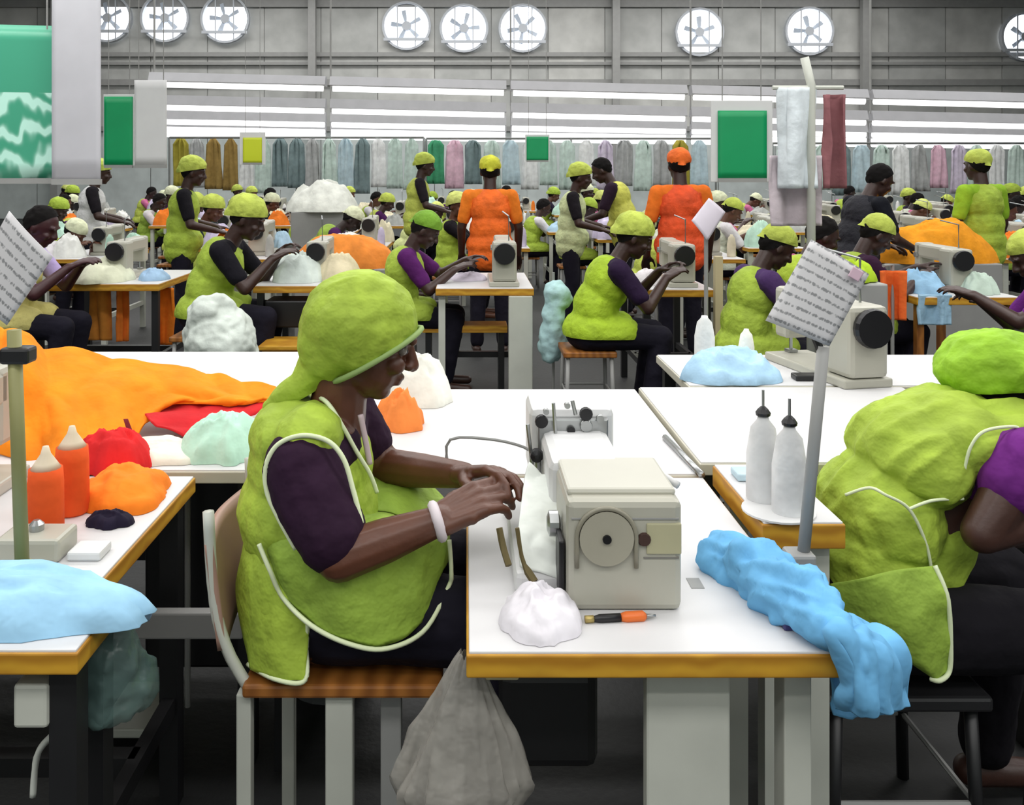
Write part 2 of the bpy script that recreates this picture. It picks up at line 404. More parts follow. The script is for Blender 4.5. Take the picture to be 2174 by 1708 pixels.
def person_proto(name, seated=True, lean=20, pitch=20, hl=(.46, .10, .88), hr=(.46, -.10, .86), voxel=.009, twist=0, hip=.53, cap='bouffant', sleeve='short', hold=False, width=1.0):
    L = radians(lean); t = thing(name, (0, 0, 0), '', '')
    hipc = Vector((0, 0, hip)); sd = Vector((sin(L), 0, cos(L))); fw = Vector((cos(L), 0, -sin(L)))
    SP = .47
    nb = hipc+sd*SP+fw*.01; hp = radians(pitch); f = Vector((cos(hp), 0, -sin(hp))); u = Vector((sin(hp), 0, cos(hp)))
    tw = Matrix.Rotation(radians(twist), 3, 'Z'); f = tw @ f; u = tw @ u
    hc = nb+sd*.055+fw*.02+u*.11+f*.02
    B = head_prims(hc, f, u); B.append(tcap(nb-sd*.03, .056, hc-u*.07-f*.02, .052))
    B += [tcap(nb-sd*.06+Vector((0, .10, 0)), .06, nb-sd*.06-Vector((0, .10, 0)), .06),
          ell(hipc+sd*.32, (.105, .155, .15), None), ell(hipc+sd*.16, (.10, .14, .14)), ell(hipc, (.125, .17, .11))]
    S, V, T = [], [], []
    sh = {}
    for sg, H in ((1, hl), (-1, hr)):
        s0 = nb-sd*.055+Vector((0, sg*.175*width, 0)); e, h = ik(s0, H, .27, .245, Vector((-.25, sg*.55, -1)))
        d = (h-e).normalized(); sh[sg] = s0
        B += [tcap(nb-sd*.05+Vector((0, sg*.06, 0)), .05, s0, .055), tcap(s0, .052, e, .040), tcap(e, .040, h, .027)]
        pn = Vector((.15, -sg*.25, -1)); B += hand(h, (d+Vector((.5, 0, -.05))).normalized(), pn, (0, -sg, 0), .42, 1, fr=max(.0088, voxel*1.15))
        cut = .55 if sleeve == 'short' else 1.75
        if sleeve == 'short': S.append(tcap(s0, .066, s0+(e-s0)*.72, .056))
        else: S += [tcap(s0, .066, e, .052), tcap(e, .052, e+(h-e)*.85, .040)]
    if seated:
        for sg in (-1, 1):
            hj = hipc+Vector((0, sg*.09, -.01)); kn = Vector((.42, sg*.12, hip-.02)); an = Vector((.36, sg*.12, .09))
            B += [tcap(hj, .085, kn, .058), tcap(kn, .056, an, .036), tcap(an+Vector((-.04, 0, -.045)), .036, an+Vector((.15, sg*.02, -.055)), .030)]
            T += [tcap(hj, .098, kn, .072), tcap(kn, .072, an+Vector((0, 0, .02)), .056)]
    else:
        for sg in (-1, 1):
            hj = hipc+Vector((0, sg*.09, -.01)); kn = Vector((.03, sg*.10, hip*.52)); an = Vector((-.02, sg*.11, .09))
            B += [tcap(hj, .085, kn, .056), tcap(kn, .056, an, .036), tcap(an+Vector((-.04, 0, -.045)), .036, an+Vector((.15, sg*.02, -.055)), .030)]
            T += [tcap(hj, .098, kn, .070), tcap(kn, .070, an+Vector((0, 0, .02)), .058)]
    T.append(ell(hipc, (.137, .182, .12)))
    S += [ell(hipc+sd*.32, (.115, .165, .155)), tcap(nb-sd*.06+Vector((0, .11, 0)), .068, nb-sd*.06-Vector((0, .11, 0)), .068)]
    V += [ell(hipc+sd*.31+fw*.005, (.138, .178*width, .175)), ell(hipc+sd*.14, (.140, .178*width, .18)), ell(hipc+sd*.01+fw*.02, (.175, .205, .14)),
          tcap(nb-sd*.075+Vector((0, .115*width, 0)), .070, nb-sd*.075-Vector((0, .115*width, 0)), .070)]
    if seated: V += [tcap(Vector((.03, sg*.09, hip)), .122, Vector((.20, sg*.10, hip)), .108) for sg in (-1, 1)]
    else: V += [ell(hipc-Vector((0, 0, .09)), (.15, .19, .14))]
    def add(nm, me, m, c): o = new_obj(nm, me, m, t, c, True); return o
    add('body', blob(B, voxel, 2), M_SKIN, SKIND)
    add('trousers', blob(T, max(voxel, .012), 3, .004, 9), M_FAB, NAVY)
    add('shirt', blob(S, max(voxel, .011), 3, .004, 14), M_FAB, PURP)
    add('vest', blob(V, max(voxel, .011), 4, .006, 10, cuts=[((0, 0, hip-(.02 if seated else .2)), (0, 0, -1))]), M_LIME, LIME)
    l = u.cross(f); R = Matrix((f, l, u)).transposed()
    H = [ell(hc+u*.016-f*.010, (.107, .086, .108), R)]
    hair = blob(H, .011, 2, .006, 40, cuts=[(hc+u*.0-f*.01, (f*.80-u*.62))]); add('hair', hair, M_FAB, lin(16, 13, 13))
    if cap == 'bouffant':
        C = [ell(hc+u*.045-f*.018, (.126, .108, .104), R), ell(hc-f*.085-u*.010, (.062, .082, .075), R)]
        add('cap', blob(C, .011, 3, .007, 22, cuts=[(hc+u*.020+f*.02, (f*.35-u*.94).normalized())]), M_LIME, LIMEY)
    elif cap == 'scarf':
        C = [ell(hc+u*.040-f*.012, (.112, .094, .095), R), tcap(hc-f*.10-u*.03, .035, hc-f*.13-u*.12, .018)]
        add('cap', blob(C, .011, 3, .006, 22, cuts=[(hc+u*.030+f*.02, (f*.30-u*.95).normalized())]), M_LIME, LIMEY)
    return t
P_SEW = person_proto('worker', lean=22, pitch=24, voxel=.0075)
P_SEW2 = person_proto('worker', lean=12, pitch=34, hl=(.50, .04, .90), hr=(.42, -.12, .85), voxel=.0075, cap='scarf')
P_BENT = person_proto('worker', lean=38, pitch=42, hl=(.55, .10, .84), hr=(.50, -.12, .84), voxel=.0095, cap='scarf')
P_UP = person_proto('worker', lean=6, pitch=8, hl=(.40, .14, .90), hr=(.44, -.06, .92), voxel=.0095, twist=-40)
P_BARE = person_proto('worker', lean=16, pitch=26, hl=(.45, .08, .87), hr=(.45, -.10, .87), voxel=.0095, cap=None)
P_STAND = person_proto('worker', seated=False, lean=4, pitch=12, hl=(.30, .16, 1.02), hr=(.32, -.14, 1.0), hip=.90, voxel=.0095)
P_STANDB = person_proto('worker', seated=False, lean=16, pitch=30, hl=(.42, .16, .95), hr=(.42, -.14, .95), hip=.88, voxel=.0095, cap=None)
P_HANG = person_proto('worker', seated=False, lean=0, pitch=4, hl=(.10, .24, .82), hr=(.10, -.24, .82), hip=.90, voxel=.0095, cap='scarf')
PROTOS = [P_SEW, P_SEW2, P_BENT, P_UP, P_BARE, P_STAND, P_STANDB, P_HANG]

# ------------------------------------------------------------------ furniture and machines
def table(name, x0, x1, y0, y1, z, label, edge=.035, legs=True, shelf=False, group='sewing tables', legm=None, rail=True, em=None):
    t = thing(name, ((x0+x1)/2, (y0+y1)/2, 0), label, 'table', group); lm = legm or M_LEG
    MB().box((x0+.004, y0+.004, z-.012), (x1-.004, y1-.004, z), .002).build('table_top', M_LAM, t)
    e = MB().box((x0, y0, z-.004-edge), (x1, y1, z-.004), .003); e.build('edge_band', em or M_EDGE, t)
    if legs:
        for x in (x0+.04, x1-.04):
            for y in (y0+.06, y1-.06):
                MB().box((x-.022, y-.022, 0), (x+.022, y+.022, z-edge-.004)).build('leg', lm, t)
        if rail:
            for x in (x0+.04, x1-.04): MB().box((x-.015, y0+.06, .22), (x+.015, y1-.06, .26)).build('rail', lm, t)
            MB().box((x0+.04, (y0+y1)/2-.02, .22), (x1-.04, (y0+y1)/2+.02, .26)).build('treadle_bar', M_DARK, t)
    return t
def table_proto(w, d, z=.76, edge=.035): return table('sewing_table', -w/2, w/2, -d/2, d/2, z, '', edge)
T_STD = table_proto(.60, 1.05)
def stool_proto(ms=None, ml=None):
    ms = ms or M_WOOD; ml = ml or M_GREY
    t = thing('stool', (0, 0, 0), '', 'stool')
    MB().box((-.16, -.17, .405), (.16, .17, .44), .008).build('seat', ms, t)
    for x in (-.13, .13):
        for y in (-.14, .14): MB().tube([(x*1.1, y*1.1, 0), (x, y, .405)], .013, 8).build('leg', ml, t, smooth=True)
    MB().tube([(-.137, -.147, .18), (.137, -.147, .18), (.137, .147, .18), (-.137, .147, .18)], .008, 6, True).build('foot_rail', M_GREY, t)
    return t
STOOL = stool_proto()
def machine_proto(m=None):
    m = m or M_BEIGE; t = thing('sewing_machine', (0, 0, 0), '', 'machine')
    MB().box((-.09, -.25, 0), (.09, .25, .03), .006).build('bed', m, t)
    MB().box((-.07, -.25, .03), (.075, -.10, .27), .018).build('column', m, t)
    MB().box((-.05, -.14, .18), (.055, .22, .275), .018).build('arm', m, t)
    MB().box((-.05, .17, .09), (.055, .25, .28), .016).build('head', m, t)
    MB().tube([(0, .215, .035), (0, .215, .12)], .006, 6).build('needle_bar', M_STEEL, t)
    MB().box((-.015, .20, .031), (.02, .235, .042)).build('presser_foot', M_STEEL, t)
    MB().lathe((0, -.25, .2), [(.02, -.035), (.062, -.035), (.066, -.02), (.062, -.003), (.02, -.003)], 20, 'Y').build('handwheel', M_BLACK, t, smooth=False)
    MB().lathe((-.05, .2, .2), [(.018, -.02), (.018, 0)], 12, 'X').build('tension_knob', M_STEEL, t)
    MB().tube([(.03, -.16, .26), (.03, -.16, .42), (.0, .0, .44)], .005, 6).build('thread_guide', M_STEEL, t)
    return t
MACH = machine_proto()
def cone_prof(h=.17, r=.034): return [(r*.9, 0), (r, .006), (r*.98, h*.55), (r*.72, h*.86), (r*.36, h*.95), (r*.30, h)]
def thread_cone(c, color, label, h=.17, r=.034, cap=True, group=None, spike=True):
    t = thing('thread_cone', c, label, 'thread cone', group); c = Vector(c)
    MB().lathe(c, cone_prof(h, r), 18).build('thread', M_FAB, t, color, True)
    if cap:
        MB().lathe(c+Vector((0, 0, h)), [(r*.42, 0), (r*.45, .006), (r*.30, .014), (r*.12, .02)], 14).build('cap', M_BLACK, t)
        if spike: MB().tube([c+Vector((0, 0, h+.015)), c+Vector((0, 0, h+.055))], .003, 6).build('spindle', M_STEEL, t)
    return t

# ================================================================== FOREGROUND
# ---- tables
TZ = .76
tm = table('sewing_table', 0.0, .582, 1.385, 2.19, TZ, 'white-topped sewing table with yellow wood edge in the centre foreground', edge=.036, legs=False, group='foreground tables')
MB().box((.29, 1.44, .02), (.425, 1.47, TZ-.04), .004).build('leg_panel', M_LEG, tm)
MB().box((.515, 1.45, 0), (.56, 1.50, TZ-.04), .003).build('leg', M_LEG, tm)
MB().box((.515, 2.08, 0), (.56, 2.13, TZ-.04), .003).build('leg', M_LEG, tm)
MB().box((.02, 2.08, 0), (.065, 2.13, TZ-.04), .003).build('leg', M_LEG, tm)
MB().box((.03, 1.44, TZ-.075), (.085, 1.50, TZ-.038), .004).build('corner_bracket', mat('cream_paint', lin(200, 190, 150), rough=.5), tm)
MB().box((.06, 1.62, .42), (.24, 1.88, .60), .02).build('motor_housing', M_DARK, tm)
MB().box((.10, 1.50, .10), (.50, 1.54, .14)).build('treadle_bar', M_DARK, tm)
MB().box((.16, 1.55, .05), (.44, 1.85, .075), .004).build('treadle', M_DARK, tm)
tr = table('sewing_table', .602, .772, 1.82, 2.19, TZ+.032, 'neighbouring white table with yellow left edge holding two white thread cones', edge=.05, legs=True, group='foreground tables', rail=False)
tf = table('sewing_table', -1.55, -.604, 1.39, 1.615, TZ, 'left foreground table corner with thick yellow wood edge', edge=.034, legs=True, group='foreground tables', legm=M_DARK, rail=False)
tl = table('sewing_table', -1.75, -.665, 1.64, 2.20, TZ, 'left table with slanting yellow edge under the orange thread cones', edge=.036, legs=True, group='foreground tables', legm=M_DARK)
tc1 = table('sewing_table', -2.4, -.52, 2.24, 3.74, TZ, 'wide white table under the orange and red cloth at left', edge=.03, legs=True, group='foreground tables', legm=M_DARK, em=M_PALEEDGE)
tc2 = table('sewing_table', -.50, .585, 2.21, 3.09, TZ, 'broad white table behind the front sewing machine', edge=.03, legs=True, group='foreground tables', legm=M_DARK, em=M_PALEEDGE)
tc3 = table('sewing_table', .60, 1.52, 2.30, 3.12, TZ, 'broad white table behind the two white thread cones', edge=.03, legs=True, group='foreground tables', legm=M_DARK, em=M_PALEEDGE)
tc4 = table('sewing_table', .78, 2.05, 3.14, 3.68, TZ, 'white table carrying the second machine and crumpled blue cloth', edge=.03, legs=True, group='foreground tables', legm=M_DARK, em=M_PALEEDGE)

# ---- front sewing machine: its handwheel end faces us, the needle end points away
bx0, bx1, by0, by1 = .170, .366, 1.515, 1.70
sm = thing('sewing_machine', (.25, 1.75, TZ), 'large cream sewing machine with round cover on its end panel, front table', 'machine')
body = MB().box((bx0, by0, TZ), (bx1, by1, TZ+.188), .012).build('motor_body', M_BEIGE, sm)
z1 = TZ+.188
MB().box((bx0+.004, by0+.03, z1-.004), (bx1-.004, by1+.02, z1+.010), .006).build('top_cover', mat('top_cover_enamel', lin(192, 190, 178), rough=.35, var=.03), sm)
MB().box((bx0+.008, by0-.0015, TZ+.156), (bx1-.006, by0+.01, TZ+.159), .0005).build('panel_seam', M_GREY, body)
# arched cover with hub
arc = [(cos(a)*.050, sin(a)*.050) for a in np.linspace(0, pi, 20)]
ccx, ccz = W(1287, 1140, by0).x, W(1287, 1140, by0).z
ring = MB().tube([(ccx+x*1.0, by0-.004, ccz+z) for x, z in [(.050, -.05), (.050, -.02)]+arc+[(-.050, -.02), (-.050, -.05)]], .0042, 8)
ring.build('arched_cover_rim', mat('worn_enamel', lin(140, 136, 120), rough=.4, var=.15), body, smooth=True)
MB().lathe((ccx, by0-.004, ccz), [(.046, -.004), (.044, .006)], 28, 'Y').build('round_cover', mat('cover_enamel', lin(166, 162, 146), rough=.35, var=.08), body)
MB().lathe((ccx, by0-.012, ccz), [(.0075, 0), (.0075, .01)], 14, 'Y').build('hub_screw', M_BLACK, body)
MB().lathe((ccx+.064, by0-.006, ccz-.003), [(.010, 0), (.012, .004), (.010, .012)], 14, 'Y').build('screw_knob', mat('brown_knob', lin(70, 50, 45), rough=.4), body)
MB().box((.305, by0-.003, TZ+.098), (bx1-.002, by0+.006, TZ+.150), .002).build('latch_plate', mat('latch_enamel', lin(176, 172, 140), rough=.4, var=.1), body)
MB().box((.300, by0-.0015, TZ+.090), (bx1-.006, by0+.006, TZ+.093), .0005).build('panel_seam', mat('seam_grey', lin(120, 118, 112), rough=.5), body)
MB().box((bx0-.012, by0+.01, TZ+.02), (bx0-.002, by0+.07, TZ+.115), .003).build('black_slot', M_BLACK, sm)
MB().box((bx0-.085, by0+.05, TZ), (bx0+.01, 2.03, TZ+.045), .012).build('bed', M_WHITE, sm)
MB().box((bx0-.012, 1.69, TZ+.02), (bx0+.13, 2.04, TZ+.20), .02).build('arm', M_WHITE, sm)
hd = MB().box((.135, 1.90, TZ+.085), (.315, 2.05, TZ+.245), .018).build('head', M_WHITE, sm)
MB().box((.150, 1.885, TZ+.11), (.30, 1.905, TZ+.225), .004).build('face_plate', M_STEEL, hd)
for i, (px, py, rr) in enumerate(((1150, 896, .013), (1245, 880, .013), (1245, 905, .012), (1213, 915, .008), (1160, 875, .006), (1205, 862, .006), (1275, 890, .008), (1230, 945, .007))):
    p = W(px, py, 1.875)
    MB().lathe(p, [(rr, 0), (rr*1.1, .004), (rr*.8, .012), (rr, .014)], 14, 'Y').build('tension_knob' if rr > .01 else 'screw', M_BLACK if i in (0, 1, 3) else M_STEEL, hd, smooth=False)
for i, (a, b) in enumerate((((1120, 900), (1130, 985)), ((1175, 855), (1180, 930)), ((1200, 930), (1240, 925)), ((1215, 850), (1222, 880)))):
    MB().tube([W(*a, 1.868), W(*b, 1.868)], .004, 6).build('thread_guide', M_STEEL, hd)
p = W(1140, 970, 1.84); MB().lathe(p, [(.004, 0), (.013, .004), (.015, .014), (.006, .022)], 14, 'Y').build('tension_knob', M_BLACK, hd)
p = W(1247, 985, 1.80); MB().lathe(p, [(.020, 0), (.016, .012), (.008, .03)], 12).build('oil_cap', M_BLACK, sm)
MB().tube(curve_pts([W(1255, 1000, 1.78), W(1310, 985, 1.72), W(1380, 995, 1.70), W(1440, 1030, 1.66)], 12), .007, 8).build('top_lever', M_WHITE, sm, smooth=True)
MB().tube([(.150, 1.86, TZ+.05), (.150, 1.86, TZ+.15)], .007, 8).build('needle_bar', M_STEEL, sm)
MB().box((.135, 1.845, TZ+.046), (.165, 1.875, TZ+.056)).build('presser_foot', M_STEEL, sm)
MB().lathe(W(1175, 1110, 1.60), [(.012, -.012), (.022, -.008), (.022, .008), (.012, .012)], 16, 'X').build('adjusting_wheel', M_STEEL, sm)
MB().tube(curve_pts([W(955, 1010, 1.95), W(953, 935, 1.95), W(1040, 932, 1.95), W(1115, 950, 1.95), W(1140, 975, 1.93)], 16), .0035, 6).build('knee_wire', M_GREY, sm)
MB().tube(curve_pts([W(1060, 1120, 1.56), W(1068, 1160, 1.55), W(1080, 1200, 1.53)], 8), .006, 6).build('cord_end', mat('olive_cord', lin(96, 84, 50), rough=.8), sm)
MB().tube(curve_pts([W(1098, 1120, 1.56), W(1110, 1190, 1.55), W(1135, 1235, 1.53)], 8), [.004]*5+[.007]*3, 6).build('cord_end', mat('olive_cord'), sm)
MB().box((W(1468, 0, 1.6).x, 1.60, TZ), (W(1496, 0, 1.6).x, 1.64, TZ+.001)).single('label_sticker', M_GREY, 'small grey printed sticker on the table right of the cream machine', 'sticker')

# white cloth being sewn, bundle, snips
sheet('cloth_piece', [[W(1120, 985, 1.80), W(1150, 1000, 1.80), W(1185, 1010, 1.80)], [W(1110, 1040, 1.72), W(1150, 1050, 1.71), W(1190, 1060, 1.70)],
      [W(1100, 1130, 1.62), W(1145, 1140, 1.61), W(1190, 1150, 1.61)], [W(1105, 1200, 1.57), W(1150, 1215, 1.565), W(1185, 1225, 1.56)]], M_FAB, None, lin(226, 230, 224), .004,
      'white cloth piece running under the needle between the hands and machine', 'cloth', nu=22, nv=26, amp=.008, ns=22)
heap('folded_cloth', onz(1148, 1318, TZ+.001), .064, .075, .045, 3, lin(228, 224, 230), 'white crumpled cloth bundle at the near edge of the front table', rag=.12)
sn = thing('thread_snips', onz(1310, 1312, TZ), 'thread snips with orange handle lying before the cream machine', 'snips')
a, b = onz(1242, 1314, TZ+.006), onz(1392, 1306, TZ+.006); L = lambda s: a+(b-a)*s
MB().tube([L(.50), L(.58), L(.82), L(.86)], [.006, .009, .009, .005], 10).build('handle', mat('orange_plastic', lin(225, 110, 40), rough=.4), sn, smooth=True)
MB().tube([L(.05), L(.2), L(.5)], [.002, .007, .007], 8).build('blade', M_BLACK, sn, smooth=True)
MB().tube([L(.86), L(1)], [.004, .002], 8).build('tip', M_STEEL, sn, smooth=True)
MB().tube([L(.0), L(.12)], [.006, .006], 8).build('blade_tip', mat('brass', lin(180, 160, 100), rough=.4, metal=.6), sn, smooth=True)

# grey rod standing in for the shadow line of the gap between the tables
a, b = onz(1412, 928, TZ+.006), onz(1490, 1008, TZ+.006)
MB().tube([a, b], .009, 8).single('gap_shadow_rod', M_STEEL, 'thin grey rod standing in for the shadow gap behind the machine', 'rod', smooth=True)

# ---- right pole with instruction card
def card_mat(name, ang, dens):
    m = bpy.data.materials.new(name); m.use_nodes = True; nt = m.node_tree; b = nt.nodes['Principled BSDF']; b.inputs['Roughness'].default_value = .45
    tc = nt.nodes.new('ShaderNodeTexCoord'); mp = nt.nodes.new('ShaderNodeMapping'); nt.links.new(tc.outputs['UV'], mp.inputs[0])
    wv = nt.nodes.new('ShaderNodeTexWave'); wv.bands_direction = 'Y'; wv.inputs['Scale'].default_value = dens; nt.links.new(mp.outputs[0], wv.inputs['Vector'])
    n = nt.nodes.new('ShaderNodeTexNoise'); n.inputs['Scale'].default_value = 26; mp2 = nt.nodes.new('ShaderNodeMapping'); mp2.inputs['Scale'].default_value = (1, .5, 1)
    nt.links.new(tc.outputs['UV'], mp2.inputs[0]); nt.links.new(mp2.outputs[0], n.inputs['Vector'])
    mu = nt.nodes.new('ShaderNodeMath'); mu.operation = 'MULTIPLY'; nt.links.new(wv.outputs['Fac'], mu.inputs[0]); nt.links.new(n.outputs['Fac'], mu.inputs[1])
    cr = nt.nodes.new('ShaderNodeValToRGB'); cr.color_ramp.elements[0].position = .36; cr.color_ramp.elements[0].color = lin(212, 210, 212)
    cr.color_ramp.elements[1].position = .50; cr.color_ramp.elements[1].color = lin(140, 140, 142)
    nt.links.new(mu.outputs[0], cr.inputs[0]); nt.links.new(cr.outputs[0], b.inputs['Base Color']); return m
def quad_card(name, pts, m, thick, parent, bend=0):
    P = [Vector(p) for p in pts]; n = 10; v = []; f = []; uv = []
    nrm = (P[1]-P[0]).cross(P[3]-P[0]).normalized()
    for j in range(n+1):
        for i in range(n+1):
            a, b = i/n, j/n; q = (P[0]*(1-a)+P[1]*a)*(1-b)+(P[3]*(1-a)+P[2]*a)*b
            v.append(q+nrm*bend*4*a*(1-a)); uv.append((a, b))
    f = [(j*(n+1)+i, j*(n+1)+i+1, (j+1)*(n+1)+i+1, (j+1)*(n+1)+i) for j in range(n) for i in range(n)]
    l = parent.location if parent else Vector((0, 0, 0))
    me = bpy.data.meshes.new(name); me.from_pydata([q-l for q in v], [], f); me.update()
    ul = me.uv_layers.new()
    for lp in me.loops: ul.data[lp.index].uv = uv[lp.vertex_index]
    o = new_obj(name, me, m, parent, None, True); s = o.modifiers.new('t', 'SOLIDIFY'); s.thickness = thick; s.offset = 0
    return o
YP = 1.69
base = W(1702, 1215, YP); st = thing('card_stand', (base.x, YP, TZ), 'grey leaning pole clamped at the table corner by the white thread cones', 'stand')
top = W(1748, 735, YP)
MB().tube([base, base*.5+top*.5, top], .0115, 12).build('pole', M_GREY, st, smooth=True)
MB().box((base.x-.03, YP-.025, TZ-.03), (base.x+.02, YP+.025, TZ+.03), .006).build('clamp', M_GREY, st)
MB().tube([top-Vector((0, 0, .02)), W(1720, 690, YP+.012)], .008, 8).build('card_clip', M_DARK, st)
cd = thing('instruction_card', W(1740, 735, YP), 'tilted grey printed card on the leaning pole at right', 'card')
quad_card('paper', [W(1625, 680, YP), W(1760, 735, YP-.02), W(1845, 582, YP-.01), W(1722, 508, YP+.02)], card_mat('printed_card', 0, 3.0), .002, cd, .006)
quad_card('pink_sticker', [W(1800, 585, YP-.0205), W(1822, 598, YP-.0205), W(1835, 578, YP-.0185), W(1812, 565, YP-.0185)], mat('pink_print', lin(222, 190, 206), rough=.5), .001, cd)
# ---- thread cones on the neighbouring table
for px, py, lb in ((1620, 1062, 'white thread cone with black cap, left of the pair on right table'), (1676, 1090, 'white thread cone with black cap, right of the pair beside the pole')):
    thread_cone(onz(px, py, TZ+.032), lin(222, 222, 222), lb, h=.185, r=.036, group='white thread cones')
MB().lathe(onz(1660, 1092, TZ+.0325)+Vector((0, .02, 0)), [(.002, 0), (.075, 0), (.075, .004), (.002, .004)], 24).single('thread_tray', M_WHITE, 'round white plate under the two white thread cones', 'tray')
MB().box((.625, 2.06, TZ+.033), (.70, 2.12, TZ+.05), .004).single('thread_packet', M_FAB, 'small pale blue packet behind the white thread cones', 'packet', color=lin(190, 212, 222))
# ---- light-blue garment trailing off the front table
BLUE = lin(112, 178, 224)
g = thing('blue_garment', onz(1640, 1260, TZ), 'light blue garment trailing over the right corner of the front table', 'garment')
pts = [onz(1530, 1185, TZ+.02), onz(1575, 1195, TZ+.03), onz(1640, 1230, TZ+.035), onz(1700, 1280, TZ+.035), onz(1745, 1325, TZ+.03)]
wr = [.030, .042, .046, .044, .036]
pr = [tcap(pts[i], wr[i], pts[i+1], wr[i+1]) for i in range(4)]+[ell(pts[1]+Vector((-.01, .03, 0)), (.05, .05, .03)), ell(pts[2]+Vector((.03, -.03, -.01)), (.06, .05, .03))]
new_obj('sleeve_roll', blob(pr, .006, 2, .020, 16, off=g.location, fold=(Vector((.6, -.75, 0)).normalized(), .010, 32)), M_FAB, g, BLUE)
YB1 = 1.36
sheet('hanging_skirt', [[W(1700, 1270, 1.50), W(1740, 1285, 1.47), W(1775, 1295, 1.50), W(1830, 1305, 1.55)],
      [W(1715, 1330, 1.40), W(1765, 1330, 1.36), W(1840, 1335, 1.38), W(1890, 1345, 1.48)],
      [W(1775, 1400, 1.365), W(1810, 1410, 1.33), W(1880, 1400, 1.35), W(1930, 1395, 1.46)],
      [W(1765, 1470, 1.37), W(1820, 1490, 1.33), W(1890, 1480, 1.35), W(1942, 1450, 1.46)],
      [W(1765, 1515, 1.38), W(1830, 1528, 1.34), W(1900, 1520, 1.36), W(1935, 1500, 1.45)]], M_FAB, g, BLUE, .004, nu=40, nv=40, amp=.015, ns=18, stretch=(1.4, 1, .5))
sheet('hanging_back', [[W(1775, 1300, 1.52), W(1830, 1310, 1.57), W(1880, 1335, 1.56)], [W(1775, 1410, 1.46), W(1850, 1410, 1.53), W(1925, 1400, 1.50)],
      [W(1775, 1520, 1.46), W(1850, 1525, 1.52), W(1925, 1500, 1.50)]], M_FAB, g, BLUE, .004, nu=20, nv=24, amp=.01, ns=14)
MB().box(onz(1665, 1340, TZ)[:], (onz(1665, 1340, TZ)+Vector((.035, .02, .012)))[:], .003).single('clip', mat('violet_plastic', lin(60, 55, 110), rough=.4), 'small dark violet clip beside the blue garment', 'clip')

# ---- main worker
mw = thing('person', (-.36, 1.86, 0), 'seated worker with lime hair cover and vest sewing at front machine', 'person')
OFF = mw.location
pitch = radians(20); yaw = radians(8)
Rz = Matrix.Rotation(yaw, 3, 'Z'); f = Rz @ Vector((cos(pitch), 0, -sin(pitch))); u = Rz @ Vector((sin(pitch), 0, cos(pitch))); l = u.cross(f)
HC = W(779, 708, 1.86)
B = head_prims(HC, f, u, 1.0)
nb = W(712, 905, 1.86)
B += [tcap(nb, .062, HC-u*.07-f*.025, .053)]
hipc = W(625, 1290, 1.86); mid = W(645, 1190, 1.86); chest = W(655, 1020, 1.86)
sN = W(642, 998, 1.69); sF = Vector((-.285, 2.02, .975))
B += [tcap(nb-Vector((0, .05, .02)), .055, sN, .055), tcap(nb+Vector((0, .05, -.02)), .055, sF, .055), ell(chest, (.115, .15, .14)), ell(mid, (.115, .14, .14)), ell(hipc+Vector((.04, 0, .01)), (.095, .16, .085)), tcap(chest, .10, mid, .11)]
eN = W(722, 1182, 1.625); wN = W(935, 1104, 1.66)
eF = Vector((-.20, 2.05, .78)); wF = W(985, 1008, 1.86)
eF = W(815, 990, 2.02)
B += [tcap(sN, .056, eN, .043), tcap(eN, .044, eN*.55+wN*.45, .040), tcap(eN*.55+wN*.45, .040, wN, .027),
      tcap(sF, .056, eF, .042), tcap(eF, .042, eF*.5+wF*.5, .037), tcap(eF*.5+wF*.5, .037, wF, .027)]
B += hand(wN, (W(1050, 1040, 1.71)-wN).normalized(), Vector((.25, .55, -.80)), (0, .75, .6), .50, 1.02, fr=.0095)
B += hand(wF, (W(1070, 1000, 1.79)-wF).normalized(), Vector((.1, -.5, -.85)), (.1, -.8, .2), .46, 1.02, fr=.0095)
for sy in (1.765, 1.965):
    hj = Vector((-.29, sy, .630)); kn = Vector((.07, sy+(sy-1.86)*.25, .625)); an = Vector((.03, sy+(sy-1.86)*.2, .09))
    B += [tcap(hj, .085, kn, .06), tcap(kn, .058, an, .037), tcap(an+Vector((-.04, 0, -.045)), .037, an+Vector((.16, 0, -.055)), .03)]
new_obj('body', blob(B, .0036, 3, off=OFF), M_SKIN, mw, lin(92, 54, 38))
for sg in (-1, 1):
    c = HC+f*.077+l*sg*.034-u*.004
    v, ff = ell(c, (.011, .014, .011)); e = MB().add(v, ff).build('eye', mat('eye_white', lin(130, 122, 115), rough=.2), mw, smooth=True)
    v, ff = ell(c+f*.006, (.007, .007, .007)); MB().add(v, ff).build('iris', M_BLACK, e, smooth=True)
R = Matrix((f, l, u)).transposed()
new_obj('hair', blob([ell(HC+u*.012-f*.012, (.107, .086, .108), R)], .007, 2, .006, 45, cuts=[(HC-f*.005, f*.85-u*.53)], off=OFF), M_FAB, mw, lin(14, 11, 11))
